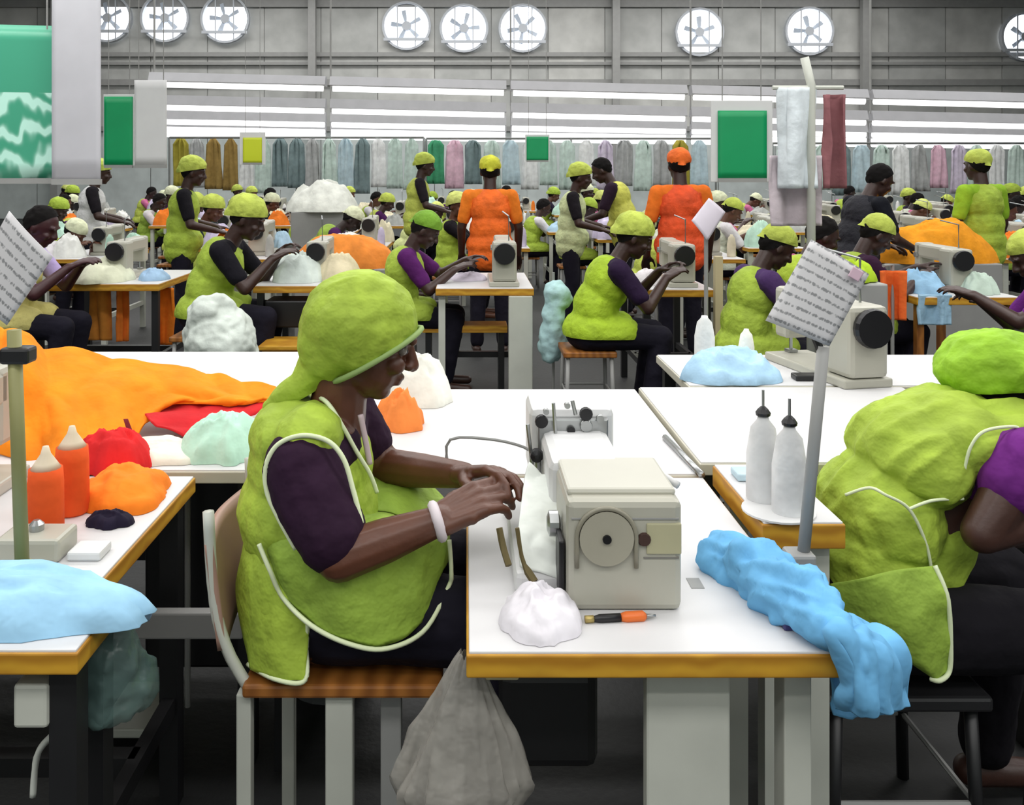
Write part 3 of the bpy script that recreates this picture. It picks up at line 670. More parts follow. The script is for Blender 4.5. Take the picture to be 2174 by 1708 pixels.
# hair cover: puffed, with a tail over the nape
C = [ell(W(764, 687, 1.86), (.123, .118, .110)), ell(W(712, 730, 1.86), (.075, .09, .08)), tcap(W(690, 770, 1.86), .058, W(650, 815, 1.85), .036),
     tcap(W(650, 815, 1.85), .036, W(600, 842, 1.85), .026), tcap(W(600, 842, 1.85), .026, W(570, 862, 1.85), .014)]
a, b = W(692, 812, 1.86), W(890, 700, 1.86); d = (b-a).normalized(); nrm = Vector((d.z, 0, -d.x))
capm = blob(C, .0055, 4, .005, 14, cuts=[(a, nrm)], off=(0, 0, 0), fold=(Vector((.3, 0, 1)).normalized(), .004, 20))
for q in capm.vertices: q.co -= OFF
cap = new_obj('hair_cover', capm, M_LIME, mw, LIME)
rim = []
for k in range(40):       # elastic band along the opening
    an = 2*pi*k/40; cc = a*.46+b*.54; rim.append(cc+d*cos(an)*.108+Vector((0, 1, 0))*sin(an)*.098)
MB().tube(rim, .006, 6, True).build('elastic_band', mat('pale_elastic', lin(150, 175, 110), rough=.8), mw, smooth=True)
# shirt (dark) with short sleeves, trousers
S = [tcap(sN+Vector((0, .01, 0)), .078, sN*.25+eN*.75, .068), tcap(sF, .074, sF*.45+eF*.55, .064), ell(chest+Vector((.005, 0, .02)), (.120, .155, .14)),
     tcap(nb-Vector((0, .05, .03)), .062, sN, .064), tcap(nb+Vector((0, .05, -.03)), .062, sF, .064), tcap(chest, .11, mid, .12)]
new_obj('shirt', blob(S, .007, 3, .004, 18, off=OFF), M_FAB, mw, lin(44, 22, 44))
T = [ell(hipc+Vector((.04, 0, .025)), (.115, .172, .095))]
for sy in (1.765, 1.965):
    hj = Vector((-.29, sy, .640)); kn = Vector((.07, sy+(sy-1.86)*.25, .628)); an = Vector((.03, sy+(sy-1.86)*.2, .11))
    T += [tcap(hj, .094, kn, .078), tcap(kn, .078, an, .06)]
new_obj('trousers', blob(T, .008, 3, .005, 12, off=OFF), M_FAB, mw, NAVY)
# vest: torso shell + front apron + back panel + piping
V = [ell(W(662, 985, 1.86), (.128, .168, .115)), ell(W(657, 1075, 1.86), (.142, .176, .15)), ell(W(662, 1190, 1.86), (.143, .178, .15)),
     tcap(W(655, 930, 1.72), .062, W(668, 925, 1.86), .075), tcap(W(668, 925, 1.86), .075, W(655, 930, 2.0), .06), ell(W(625, 915, 1.86), (.085, .15, .075)), tcap(W(660, 1230, 1.80), .135, W(660, 1230, 1.92), .135)]
new_obj('vest', blob(V, .006, 6, .004, 12, off=OFF, cuts=[(W(600, 1250, 1.86), (0, 0, -1))], fold=(Vector((0, 0, 1)), .004, 18)), M_LIME, mw, LIME)
def mir(row): return [Vector((p.x, 3.72-p.y, p.z)) for p in reversed(row)]
def band(*rows): return [list(r)+[Vector(((r[-1].x)+.012, 1.86, r[-1].z+.003))]+mir(list(r)) for r in rows]
rm = [W(600, 1090, 1.856), W(660, 1085, 1.856), W(720, 1080, 1.856), W(790, 1080, 1.856), W(850, 1092, 1.856), W(900, 1108, 1.856)]
r0 = [W(600, 1110, 1.76), W(660, 1105, 1.75), W(720, 1100, 1.75), W(790, 1100, 1.76), W(850, 1105, 1.78), W(905, 1118, 1.80)]
r1 = [W(560, 1140, 1.71), W(640, 1150, 1.665), W(720, 1155, 1.655), W(800, 1145, 1.665), W(880, 1135, 1.70), W(940, 1140, 1.75)]
r2 = [W(575, 1205, 1.685), W(640, 1235, 1.645), W(720, 1255, 1.632), W(800, 1255, 1.638), W(880, 1230, 1.675), W(943, 1192, 1.74)]
r3 = [W(602, 1262, 1.68), W(660, 1320, 1.640), W(740, 1360, 1.628), W(820, 1371, 1.633), W(890, 1330, 1.668), W(934, 1240, 1.735)]
ap = sheet('vest_front_panel', band(rm, r0, r1, r2, r3), M_LIME, mw, LIME2, .004, nu=70, nv=32, amp=.007, ns=16, stretch=(1, .6, .5))
MB().tube(curve_pts([q-Vector((0, .009, 0)) for q in [W(552, 1150, 1.69), W(575, 1205, 1.675)]+r3[:4]]+[r3[4]+Vector((.010, -.014, 0)), r3[5]+Vector((.016, -.014, 0))]+[r3[-1]*.35+r2[-1]*.65+Vector((.017, -.014, 0)), r1[-1]+Vector((.013, -.012, 0))], 60), .0045, 6).build('hem_piping', M_TRIM, mw, smooth=True)
k0 = [W(620, 1120, 1.715), W(560, 1125, 1.76), W(530, 1125, 1.80)]
k1 = [W(628, 1220, 1.69), W(560, 1225, 1.70), W(512, 1225, 1.78)]
k2 = [W(655, 1310, 1.675), W(575, 1320, 1.68), W(512, 1315, 1.75)]
k3 = [W(648, 1440, 1.66), W(585, 1436, 1.665), W(528, 1405, 1.73)]
def bandb(*rows): return [list(r)+[Vector((r[-1].x-.012, 1.86, r[-1].z))]+mir(list(r)) for r in rows]
sheet('vest_back_panel', bandb(k0, k1, k2, k3), M_LIME, mw, LIME, .004, nu=50, nv=26, amp=.006, ns=14, stretch=(1, .6, .5))
MB().tube(curve_pts([q-Vector((0, .007, 0)) for q in (k2[0], W(652, 1370, 1.68), k3[0], k3[1], k3[2])], 30), .0045, 6).build('back_hem_piping', M_TRIM, mw, smooth=True)
yN = 1.672
MB().tube(curve_pts([W(628, 1165, 1.640), W(592, 1100, 1.645), W(566, 1040, 1.655), W(566, 985, 1.660), W(592, 942, 1.664), W(642, 924, 1.664), W(696, 936, 1.662), W(730, 975, 1.655), W(750, 1040, 1.645), W(768, 1110, 1.635)], 60), .005, 6).build('armhole_piping', M_TRIM, mw, smooth=True)
MB().tube(curve_pts([W(668, 838, 1.86), W(695, 855, 1.78), W(725, 900, 1.755), W(755, 955, 1.765), W(785, 1005, 1.78), W(800, 1045, 1.79)], 30), .0045, 6).build('neck_piping', M_TRIM, mw, smooth=True)
MB().tube(curve_pts([W(765, 880, 1.80), W(775, 930, 1.80), W(785, 985, 1.80)], 12), .006, 6).build('lanyard', mat('lanyard_cloth', lin(200, 180, 185), rough=.8), mw, smooth=True)
wd = (wN-eN).normalized(); wp = wN-wd*.006
ws = [wp+Vector((-wd.z, 0, wd.x)).normalized()*cos(t)*.029+wd.cross(Vector((-wd.z, 0, wd.x)).normalized())*sin(t)*.028 for t in np.linspace(0, 2*pi, 24, endpoint=False)]
MB().tube(ws, .010, 8, True).build('wrist_band', mat('white_band', lin(215, 205, 210), rough=.6), mw, smooth=True)

# chair of the main worker
ch = thing('chair', (-.25, 1.86, 0), 'wooden-seat chair with pale metal legs under the front worker', 'chair')
MB().box((-.42, 1.672, .520), (-.045, 2.05, .545), .006).build('seat', M_WOOD, ch)
for x, y in ((-.24, 1.70), (-.40, 2.02), (-.07, 2.02), (-.42, 1.70)):
    w = .026 if x == -.24 else .014
    MB().box((x-w, y-.014, 0), (x+w, y+.014, .520), .003).build('leg', M_LEG, ch)
MB().box((-.165, 1.72, 0), (-.125, 1.75, .520), .003).build('leg', M_GREY, ch)
for y in (1.70, 2.02):
    MB().tube(curve_pts([(-.41, y, .52), (-.455, y, .60), (-.480, y, .70), (-.490, y, .86)], 12), .011, 8).build('back_post', M_LEG, ch, smooth=True)
v, ff = patch([[Vector((-.470, 1.69, .60)), Vector((-.485, 1.86, .60)), Vector((-.470, 2.03, .60))], [Vector((-.495, 1.69, .80)), Vector((-.52, 1.86, .80)), Vector((-.495, 2.03, .80))]], 20, 8)
o = MB().add(v, ff).build('backrest', mat('pinkish_wood', lin(170, 135, 120), rough=.5, var=.1), ch, smooth=True); s_ = o.modifiers.new('t', 'SOLIDIFY'); s_.thickness = .016

# clear plastic bag hanging from the front table
v = []; nA, nB = 72, 30; bl = Vector((-.01, 1.47, .42))
for j in range(nB):
    t = j/(nB-1); c = W(992-20*t, 1385+330*t, 1.45); r_ = .012+.074*min(1, t*1.25)**.8*(1-.25*max(0, t-.8)*5)
    for i in range(nA):
        a = 2*pi*i/nA; q = Vector((cos(a)*2.6, sin(a)*2.6, t*.9)); rr = r_*(1+.34*(1-2*abs(mnoise.noise(q)))*min(1, t*2)+.12*(1-2*abs(mnoise.noise(q*2.3))))
        v.append(c+Vector((rr*cos(a), rr*.6*sin(a), .012*mnoise.noise(q*1.5)))-bl)
f = [(j*nA+i, j*nA+(i+1) % nA, (j+1)*nA+(i+1) % nA, (j+1)*nA+i) for j in range(nB-1) for i in range(nA)]+[tuple((nB-1)*nA+i for i in range(nA))]
o = MB().add(v, f).build('plastic_bag', M_BAG, None, lin(176, 172, 164), True); o.location = bl; tag(o, 'crumpled clear plastic bag hanging below the front table corner', 'bag')

# ---- second worker bending away to the right
w2 = thing('person', (.93, 2.06, 0), 'worker in creased lime vest bending away at the right edge', 'person'); OFF = w2.location; YW = 2.06
hip2 = W(1830, 1270, YW); sh2 = W(2075, 930, YW); nb2 = W(2105, 885, YW); hc2 = W(2120, 826, YW+.05)
p2 = radians(38); Rz = Matrix.Rotation(radians(25), 3, 'Z'); f = Rz @ Vector((cos(p2), 0, -sin(p2))); u = Rz @ Vector((sin(p2), 0, cos(p2))); l = u.cross(f)
B = head_prims(hc2, f, u)+[tcap(nb2, .06, hc2-u*.07-f*.02, .052), ell(hip2, (.14, .175, .12)), tcap(hip2, .12, sh2*.6+hip2*.4, .12), tcap(sh2*.6+hip2*.4, .12, nb2*.85+hip2*.15, .11)]
for sg in (1, -1):
    s0 = sh2+Vector((0, sg*.175, 0)); e = W(2085, 1130, YW-.2 if sg < 0 else YW+.25); h = e+Vector((.23, .05 if sg < 0 else -.06, .02))
    B += [tcap(s0, .056, e, .042), tcap(e, .042, h, .028), tcap(nb2, .06, s0, .056)]+hand(h, (1, 0, -.1), (0, 0, -1), (0, -sg, 0), .4)
    hj = hip2+Vector((.02, sg*.10, -.01)); kn = hip2+Vector((.40, sg*.13, -.01)); an = Vector((kn.x-.04, kn.y, .09))
    B += [tcap(hj, .085, kn, .06), tcap(kn, .058, an, .037), tcap(an+Vector((-.04, 0, -.045)), .037, an+Vector((.16, 0, -.055)), .03)]
new_obj('body', blob(B, .006, 3, off=OFF), M_SKIN, w2, lin(70, 44, 36))
S = [ell(sh2*.9+hip2*.1, (.12, .16, .13))]; T = [ell(hip2, (.15, .19, .13))]
for sg in (1, -1):
    s0 = sh2+Vector((0, sg*.175, 0)); e = W(2085, 1130, YW-.2 if sg < 0 else YW+.25); S.append(tcap(s0, .075, s0*.72+e*.28, .07))
    hj = hip2+Vector((.02, sg*.10, -.01)); kn = hip2+Vector((.40, sg*.13, -.01)); an = Vector((kn.x-.04, kn.y, .11)); T += [tcap(hj, .10, kn, .08), tcap(kn, .08, an, .06)]
new_obj('shirt', blob(S, .008, 3, .005, 14, off=OFF), M_FAB, w2, lin(110, 40, 125))
new_obj('trousers', blob(T, .009, 3, .005, 12, off=OFF), M_FAB, w2, lin(20, 18, 24))
V = [ell(W(1835, 1190, YW), (.118, .19, .125)), ell(W(1865, 1080, YW), (.118, .185, .13)), ell(W(1930, 960, YW), (.118, .18, .115)), ell(W(2010, 915, YW), (.125, .18, .090)), ell(W(2090, 905, YW), (.105, .185, .078)),
     tcap(W(1880, 1240, YW), .12, W(1960, 1120, YW), .12), tcap(W(1960, 1120, YW), .11, W(2010, 1000, YW), .10)]
new_obj('vest', blob(V, .0065, 4, .012, 9, off=OFF, fold=(Vector((.8, 0, .45)).normalized(), .012, 15)), M_LIME, w2, LIME)
rA = [W(1760, 1240, 1.86), W(1830, 1230, 1.815), W(1900, 1210, 1.83), W(1985, 1200, 1.84)]
rB = [W(1790, 1300, 1.84), W(1860, 1310, 1.81), W(1930, 1300, 1.80), W(2012, 1270, 1.815)]
rC = [W(1880, 1370, 1.84), W(1920, 1385, 1.81), W(1965, 1385, 1.80), W(2018, 1370, 1.815)]
rD = [W(1955, 1425, 1.84), W(1975, 1440, 1.81), W(1995, 1444, 1.80), W(2015, 1425, 1.815)]
sheet('vest_flap', [rA, rB, rC, rD], M_LIME, w2, LIME2, .004, nu=30, nv=26, amp=.007, ns=12)
MB().tube(curve_pts([rA[3], rB[3], rC[3], rD[3], rD[2], rD[1]], 30), .005, 6).build('hem_piping', M_TRIM, w2, smooth=True)
for q in ([(1795, 1050, 1.93), (1845, 1035, 1.90), (1880, 1050, 1.875), (1930, 1080, 1.875), (1965, 1150, 1.88), (1978, 1210, 1.885)], [(1930, 1080, 1.875), (1980, 1062, 1.875), (2045, 1058, 1.89)], [(2045, 1010, 1.89), (2060, 950, 1.885), (2090, 915, 1.885), (2150, 905, 1.89), (2170, 915, 1.90)]):
    MB().tube(curve_pts([W(*p) for p in q], 30), .0035, 6).build('tie_cord', M_TRIM, w2, smooth=True)
new_obj('hair', blob([ell(hc2+u*.012-f*.012, (.107, .086, .108), Matrix((f, l, u)).transposed())], .009, 2, .006, 45, off=OFF, cuts=[(hc2-f*.005, f*.85-u*.53)]), M_FAB, w2, lin(14, 11, 11))
new_obj('hair_cover', blob([ell(W(2118, 778, YW+.05), (.128, .12, .085)), ell(W(2062, 786, YW+.04), (.075, .09, .055))], .0065, 3, .010, 14, off=OFF, cuts=[(W(2060, 816, YW+.05), Vector((.12, 0, -1)).normalized())], fold=(Vector((1, 0, .2)).normalized(), .006, 22)), M_LIME, w2, lin(150, 196, 48))
SD = stool_proto(M_DARK, M_DARK); st2 = copy_tree(SD, (.93, 2.06, 0)); drop(SD)  # near-black stool copy, the darkness around it put into its colour
tag(st2, 'stool under the worker bending at the right edge', 'stool', 'stools of the workers')
sz = hip2.z-.12; st2.scale = (1.1, 1.1, max(.7, (sz)/.44))

# ---- left foreground
YL = 1.635
base = onz(48, 1232, TZ); ls = thing('card_stand', (base.x, base.y, TZ), 'olive pole standing on the left table beside orange thread cones', 'stand')
M_OLIVE = mat('olive_paint', lin(140, 138, 88), rough=.5, var=.12)
MB().tube([base, W(30, 700, YL)], .0125, 12).build('pole', M_OLIVE, ls, smooth=True)
MB().lathe(base, [(.03, 0), (.03, .02), (.016, .035)], 14).build('foot', M_OLIVE, ls)
MB().box((W(8, 0, YL).x, YL-.02, W(0, 770, YL).z), (W(70, 0, YL).x, YL+.02, W(0, 735, YL).z), .006).build('clamp', M_DARK, ls)
cd = thing('instruction_card', W(30, 690, YL), 'tilted grey printed card cut off by the left edge', 'card')
quad_card('paper', [W(-70, 610, YL), W(15, 690, YL-.015), W(112, 545, YL-.01), W(20, 448, YL+.015)], card_mat('printed_card_b', 0, 2.6), .002, cd, .006)
for px, py, h, lb in ((97, 1132, .135, 'orange thread cone nearest on the left table'), (153, 1088, .145, 'orange thread cone behind the nearest one on left table')):
    c = onz(px, py, TZ); t = thing('thread_cone', c, lb, 'thread cone', 'orange thread cones')
    MB().lathe(c, [(.030, 0), (.036, .005), (.035, h*.8), (.033, h)], 20).build('thread', M_FAB, t, lin(236, 92, 40), True)
    MB().lathe(c+Vector((0, 0, h)), [(.030, 0), (.022, .012), (.010, .03), (.006, .045)], 14).build('cone_tip', mat('cone_card', lin(222, 205, 180), rough=.7), t, smooth=True)
heap('orange_scraps', onz(262, 1050, TZ+.001), .10, .13, .05, 11, lin(245, 130, 35), 'small heap of orange scraps beside the orange thread cones', rot=.3)
heap('black_cloth', onz(232, 1112, TZ+.001), .045, .03, .025, 7, lin(30, 24, 44), 'small black cloth scrap in front of the orange scraps')
bw = thing('bobbin_winder', (-.83, 1.75, TZ), 'low beige bobbin winder box at the foot of the orange thread cones', 'bobbin winder')
MB().box((-.90, 1.70, TZ), (-.775, 1.79, TZ+.045), .008).build('housing', M_BEIGE, bw); MB().box((-.765, 1.71, TZ), (-.70, 1.77, TZ+.018), .005).build('switch_plate', M_WHITE, bw)
MB().lathe((-.84, 1.75, TZ+.045), [(.014, 0), (.014, .012), (.006, .02)], 14).build('spindle', M_STEEL, bw)
m2 = copy_tree(MACH, (-1.16, 1.95, TZ)); tag(m2, 'sewing machine cut off by the left edge beside the olive pole', 'machine', 'sewing machines')
heap('blue_cloth', Vector((-.80, 1.50, TZ+.001)), .27, .085, .07, 21, lin(160, 206, 236), 'light blue crumpled cloth on the left foreground table', rag=.2)
sheet('blue_overhang', [[W(165, 1255, 1.56), W(240, 1250, 1.55), W(310, 1265, 1.55)], [W(160, 1290, 1.52), W(250, 1285, 1.50), W(325, 1290, 1.52)], [W(190, 1325, 1.53), W(260, 1330, 1.51), W(318, 1322, 1.53)]],
      M_FAB, None, lin(175, 208, 240), .004, 'pale blue cloth end overhanging the left foreground table', 'cloth', nu=24, nv=14, amp=.012, ns=16)
# orange and red sheets
sheet('orange_sheet', [[W(-60, 670, 2.75), W(20, 690, 2.7), W(120, 735, 2.75), W(260, 755, 2.8), W(400, 776, 2.85), W(500, 800, 2.8), W(592, 822, 2.72)],
      [W(-60, 770, 2.55), W(40, 790, 2.5), W(130, 800, 2.55), W(260, 800, 2.66), W(400, 812, 2.72), W(500, 830, 2.7), W(585, 838, 2.66)],
      [W(-60, 860, 2.45), W(60, 880, 2.42), W(170, 880, 2.44), W(270, 850, 2.58), W(400, 840, 2.66), W(500, 848, 2.66), W(578, 848, 2.64)],
      [W(-60, 950, 2.40), W(60, 975, 2.30), W(180, 985, 2.28), W(285, 930, 2.45), W(340, 865, 2.62), W(480, 856, 2.66), W(570, 852, 2.65)]],
      M_FAB, None, lin(244, 138, 26), .005, 'large bright orange sheet thrown over the left table', 'cloth', nu=110, nv=50, amp=.034, seed=2, pn=(5.5, 1.2))
sheet('red_sheet', [[W(300, 838, 2.72), W(400, 836, 2.76), W(500, 842, 2.74), W(585, 846, 2.70)], [W(310, 880, 2.55), W(390, 880, 2.58), W(470, 872, 2.60), W(560, 866, 2.62)],
      [W(325, 890, 2.48), W(380, 915, 2.46), W(430, 925, 2.50), W(540, 880, 2.60)]], M_FAB, None, lin(196, 34, 40), .005, 'dark red sheet below the orange sheet at left', 'cloth', nu=40, nv=20, amp=.012, ns=9)
heap('red_cloth', onz(240, 990, TZ+.001), .095, .08, .085, 5, lin(214, 40, 42), 'crumpled bright red cloth between orange sheet and orange cones')
sheet('red_strap', [[W(262, 890, 2.40), W(272, 890, 2.40)], [W(275, 930, 2.33), W(288, 928, 2.33)], [W(292, 960, 2.28), W(306, 955, 2.28)]], M_FAB, None, lin(110, 20, 30), .004, 'dark red strap hanging from the orange sheet', 'strap', nu=6, nv=14, amp=.002)
heap('green_cloth', onz(480, 958, TZ+.001),   .11, .11, .095, 8, lin(188, 226, 206), 'pale mint cloth heap behind the front worker')
heap('white_cloth', onz(345, 965, TZ+.001), .14, .10, .035, 9, lin(226, 224, 210), 'flat white cloth between the red cloth and the mint heap')
heap('orange_bundle', onz(845, 925, TZ+.001)+Vector((0, .1, 0)), .07, .07, .10, 14, lin(245, 140, 70), 'small orange bundle on the white table behind the front worker')
heap('white_bundle', onz(890, 850, TZ+.001), .10, .10, .15, 15, lin(236, 236, 226), 'white cloth heap in front of the face of the worker', rag=.2)
# clutter below the left tables: bag, thread tails, boxes, pedals
pb = [tcap(W(215, 1345, 1.55), .05, W(235, 1440, 1.56), .065), ell(W(235, 1460, 1.56), (.07, .06, .05)), ell(W(190, 1400, 1.55), (.04, .05, .06))]
me = blob(pb, .008, 2, .02, 14, fold=(Vector((0, 0, 1)), .008, 30)); bl = Vector((-.62, 1.55, .55)); me.transform(Matrix.Translation(-bl))
o = new_obj('plastic_bag', me, M_BAG, None, lin(96, 122, 118)); o.location = bl; tag(o, 'dark greenish plastic bag hanging under the light blue cloth', 'bag')
MB().tube(curve_pts([W(215, 1325, 1.50), W(175, 1400, 1.48), W(160, 1440, 1.48), W(155, 1500, 1.48), W(120, 1550, 1.49), W(80, 1600, 1.5), W(70, 1690, 1.5)], 40), .0055, 6).single('dangling_string', mat('cord_white', lin(205, 208, 200), rough=.8), 'white cord dangling below the left foreground table', 'cord', smooth=True)
MB().box((-.72, 1.42, .62), (-.665, 1.50, .69), .006).single('junction_box', M_LEG, 'small grey box fixed under the left foreground table', 'box')
MB().box((-.80, 2.0, .46), (-.50, 2.03, .52), .005).single('grey_tray', M_GREY, 'grey metal bar under the left table behind the chair', 'bar')
pd = thing('foot_pedal', (-.86, 2.4, 0), 'pale foot pedal on dark floor below the left table', 'pedal')
MB().box((-.95, 2.30, .05), (-.80, 2.52, .075), .005).build('treadle', M_LEG, pd); MB().box((-.97, 2.40, 0), (-.78, 2.43, .05)).build('pedal_base', M_DARK, pd)
MB().tube([(-.76, 2.44, .05), (-.76, 2.44, .70)], .008, 8).build('link_rod', M_GREY, pd)
bc = thing('dark_filler_crate', (-.72, 2.62, 0), 'black crate added to darken the space under the left table edge', 'crate')  # added crate; its black body deepens the shade below the table
MB().box((-.90, 2.50, .12), (-.54, 2.85, .68), .01).build('crate_body', M_BLACK, bc); MB().box((-.92, 2.48, .66), (-.52, 2.87, .69), .006).build('crate_rim', M_DARK, bc)
bn = thing('waste_bin', (-.40, 2.65, 0), 'grey plastic bin in shadow under the broad white table', 'bin')
MB().lathe((-.40, 2.65, 0), [(.12, 0), (.15, .30), (.158, .30), (.158, .32), (.14, .32), (.11, .02)], 20).build('bin_body', mat('bin_grey', lin(110, 114, 116), rough=.5), bn)

# ================================================================== MIDDLE
def mach(c, rz, label, sc=1.0, grp='sewing machines'):
    o = copy_tree(MACH, c, rz, (sc, sc, sc)); return tag(o, label, 'machine', grp)
def worker(proto, c, rz, label, skin=SKIND, shirt=PURP, vest=LIME, cap=LIMEY, pants=NAVY, grp=None, sc=1.0):
    o = copy_tree(proto, c, rz, (sc, sc, sc), dict(body=skin, shirt=shirt, vest=vest, cap=cap, trousers=pants)); o.name = 'person'
    return tag(o, label, 'person', grp)
def stool(c, label, h=1.0):
    o = copy_tree(STOOL, c, 0, (1, 1, h)); return tag(o, label, 'stool', 'stools of the workers')
def std_table(c, label, sc=(1, 1, 1)):
    o = copy_tree(T_STD, c, 0, sc); return tag(o, label, 'table', 'sewing tables')

# second station, right behind the broad tables
mach((1.34, 3.35, TZ), .2, 'white machine on the right rear table behind the leaning pole', 1.05)
heap('blue_cloth', Vector((.95, 3.26, TZ+.001)), .17, .12, .10, 31, lin(170, 206, 232), 'light blue crumpled cloth on the table right of centre')
thread_cone((.945, 3.55, TZ), lin(230, 232, 230), 'white thread cone behind the crumpled blue cloth', h=.18, r=.04, cap=False)
thread_cone((1.07, 3.42, TZ), lin(246, 246, 236), 'bright white narrow thread cone left of the white machine', h=.15, r=.030, cap=False)
MB().tube([(1.50, 3.30, TZ), (1.50, 3.30, TZ+.14), (1.38, 3.30, TZ+.14)], .006, 8).single('thread_stand', M_DARK, 'thin dark wire thread stand right of the white machine', 'stand')
MB().box((1.18, 3.20, TZ), (1.30, 3.26, TZ+.02), .005).single('scissors_case', M_BLACK, 'small black case in front of the white machine', 'case')
# middle row of stations, about six metres away
def row_station(tx0, tx1, ty0, ty1, label, **k): return table('sewing_table', tx0, tx1, ty0, ty1, TZ, label, edge=.045, group='middle row tables', **k)
row_station(-2.95, -2.08, 6.05, 6.95, 'table with yellow edge at left in the middle row', legm=M_DARK)
row_station(-1.42, -.72, 5.95, 6.9, 'table in front of the tall lime-capped worker in middle row', legm=M_DARK)
row_station(-.20, .44, 5.82, 6.75, 'table with thick white leg in the centre of the middle row')
row_station(1.13, 1.60, 5.75, 6.7, 'table right of centre before the upright lime worker', legm=M_DARK)
row_station(2.72, 3.35, 5.4, 6.3, 'brown-legged table with blue cloth at the right of the middle row', legm=M_WOOD)
MB().box((.275, 5.80, 0), (.43, 5.87, TZ-.05), .005).single('table_post', M_LEG, 'thick white post under the centre middle-row table', 'post')
lp = thing('low_bench', (.02, 6.2, 0), 'low yellow wooden bench behind the centre table legs', 'bench')
MB().box((-.30, 6.1, .42), (.28, 6.3, .47), .004).build('plank', M_EDGE, lp)
for x in (-.26, .24): MB().box((x-.02, 6.12, 0), (x+.02, 6.28, .42)).build('leg', M_DARK, lp)
worker(P_SEW, (-1.78, 6.0, 0), 0, 'tall lime-capped worker sewing at left of the middle row', sc=1.1, shirt=lin(20, 18, 26))
stool((-1.78, 6.0, 0), 'stool of the tall lime-capped worker in the middle row')
worker(P_SEW2, (-.50, 6.25, 0), 0, 'worker with purple sleeves reaching to the centre machine', shirt=lin(86, 30, 96), cap=lin(120, 165, 50), sc=1.0)
stool((-.50, 6.25, 0), 'stool of the purple-sleeved worker in the middle row')
worker(P_SEW, (.74, 5.5, 0), 0, 'worker in bright lime vest seated high right of centre', shirt=lin(40, 24, 52), sc=1.02, vest=lin(166, 196, 48))
stool((.74, 5.5, 0), 'tall stool under the worker right of centre')
worker(P_SEW2, (1.55, 5.05, 0), .1, 'worker behind the tilted card with dark purple sleeves', shirt=lin(74, 50, 96), cap=LIMEY, sc=.98)
stool((1.55, 5.05, 0), 'stool of the worker behind the tilted card')
worker(P_BARE, (2.0, 5.6, 0), .1, 'bareheaded worker with pink sleeves right of the card', shirt=lin(190, 90, 140), vest=lin(176, 200, 60), sc=1.0)
stool((2.0, 5.6, 0), 'stool of the bareheaded worker right of the card')
worker(P_SEW2, (2.42, 5.75, 0), 0, 'worker with lime cap at the brown-legged table', shirt=lin(50, 22, 48), sc=1.0)
stool((2.42, 5.75, 0), 'stool of the worker at the brown-legged table')
worker(P_SEW2, (3.08, 4.5, 0), pi-.25, 'worker with violet sleeves facing left at the right edge', shirt=lin(110, 40, 130), vest=lin(126, 178, 50), pants=lin(26, 26, 34), sc=.98)
stool((3.08, 4.5, 0), 'stool of the violet-shirted worker at right edge')
worker(P_BARE, (-2.98, 5.75, 0), 0, 'worker with reddish dark hair and lilac sleeves at left edge', shirt=lin(190, 170, 220), vest=lin(190, 180, 110), skin=lin(64, 30, 34), sc=1.05)
stool((-2.98, 5.75, 0), 'stool of the lilac-sleeved worker at the left edge')
mach((.25, 6.15, TZ), 0, 'pale machine on the centre table of the middle row', 1.1)
mach((1.42, 6.1, TZ), 0, 'pale machine on the table right of centre in middle row', 1.05)
mach((-1.05, 6.5, TZ), 0, 'pale machine before the tall lime-capped worker', 1.0)
mach((-2.45, 6.5, TZ), 0, 'pale machine on the left table of the middle row', 1.0)
mach((3.10, 5.85, TZ), 0, 'pale machine on the brown-legged table', 1.0)
for i, (x, y, rx, h, c, lb) in enumerate(((-2.55, 6.25, .22, .16, lin(212, 214, 190), 'cream cloth heap on the left middle-row table'), (-2.2, 6.3, .10, .07, lin(160, 190, 220), 'small pale blue heap on the left middle-row table'),
        (-2.80, 6.15, .10, .05, lin(228, 160, 180), 'small pink cloth on the left middle-row table'), (-1.18, 6.25, .18, .22, lin(214, 224, 218), 'white garment pile before the tall lime-capped worker'),
        (-.9, 6.3, .16, .20, lin(220, 208, 176), 'beige garment pile left of the purple-sleeved worker'), (.02, 6.3, .12, .05, lin(224, 214, 230), 'thin lilac cloth beside the centre machine'),
        (1.22, 6.05, .10, .09, lin(238, 232, 236), 'white cloth under the hands of the worker right of centre'), (2.88, 5.65, .14, .14, lin(150, 190, 220), 'blue cloth pile on the brown-legged table'),
        (3.2, 5.6, .12, .12, lin(196, 214, 200), 'mint cloth pile on the brown-legged table'))):
    heap('cloth_heap', (x, y, TZ+.001), rx, rx, h, 40+i, c, lb)
# things below and beside the middle row
def hang_cloth(name, p0, p1, w, col, label, Y, m=None, seed=0, amp=.03):
    (xa, ya), (xb, yb) = p0, p1
    rows = [[W(xa+(xb-xa)*t, ya+(yb-ya)*s, Y+.03*sin(7*t+seed)) for t in (0, .33, .66, 1)] for s in (0, .33, .66, 1)]
    return sheet(name, rows, m or M_FAB, None, col, w, label, 'cloth', nu=26, nv=16, amp=amp, ns=5, seed=seed, stretch=(1.6, 1, .3))
hang_cloth('orange_cloth', (186, 615), (236, 722), .02, lin(216, 140, 60), 'broad orange cloth hanging under the left middle-row table', 6.3, seed=1)
hang_cloth('orange_cloth', (244, 612), (270, 725), .02, lin(244, 130, 50), 'narrow orange strip hanging under the left middle-row table', 6.3, seed=2)
hang_cloth('orange_cloth', (322, 612), (362, 732), .02, lin(240, 130, 40), 'orange cloth hanging at the right end of the left middle-row table', 6.3, seed=3)
pb = [ell((-1.50, 5.3, .22), (.25, .22, .22)), ell((-1.46, 5.3, .50), (.22, .20, .22)), ell((-1.52, 5.3, .66), (.15, .14, .14))]
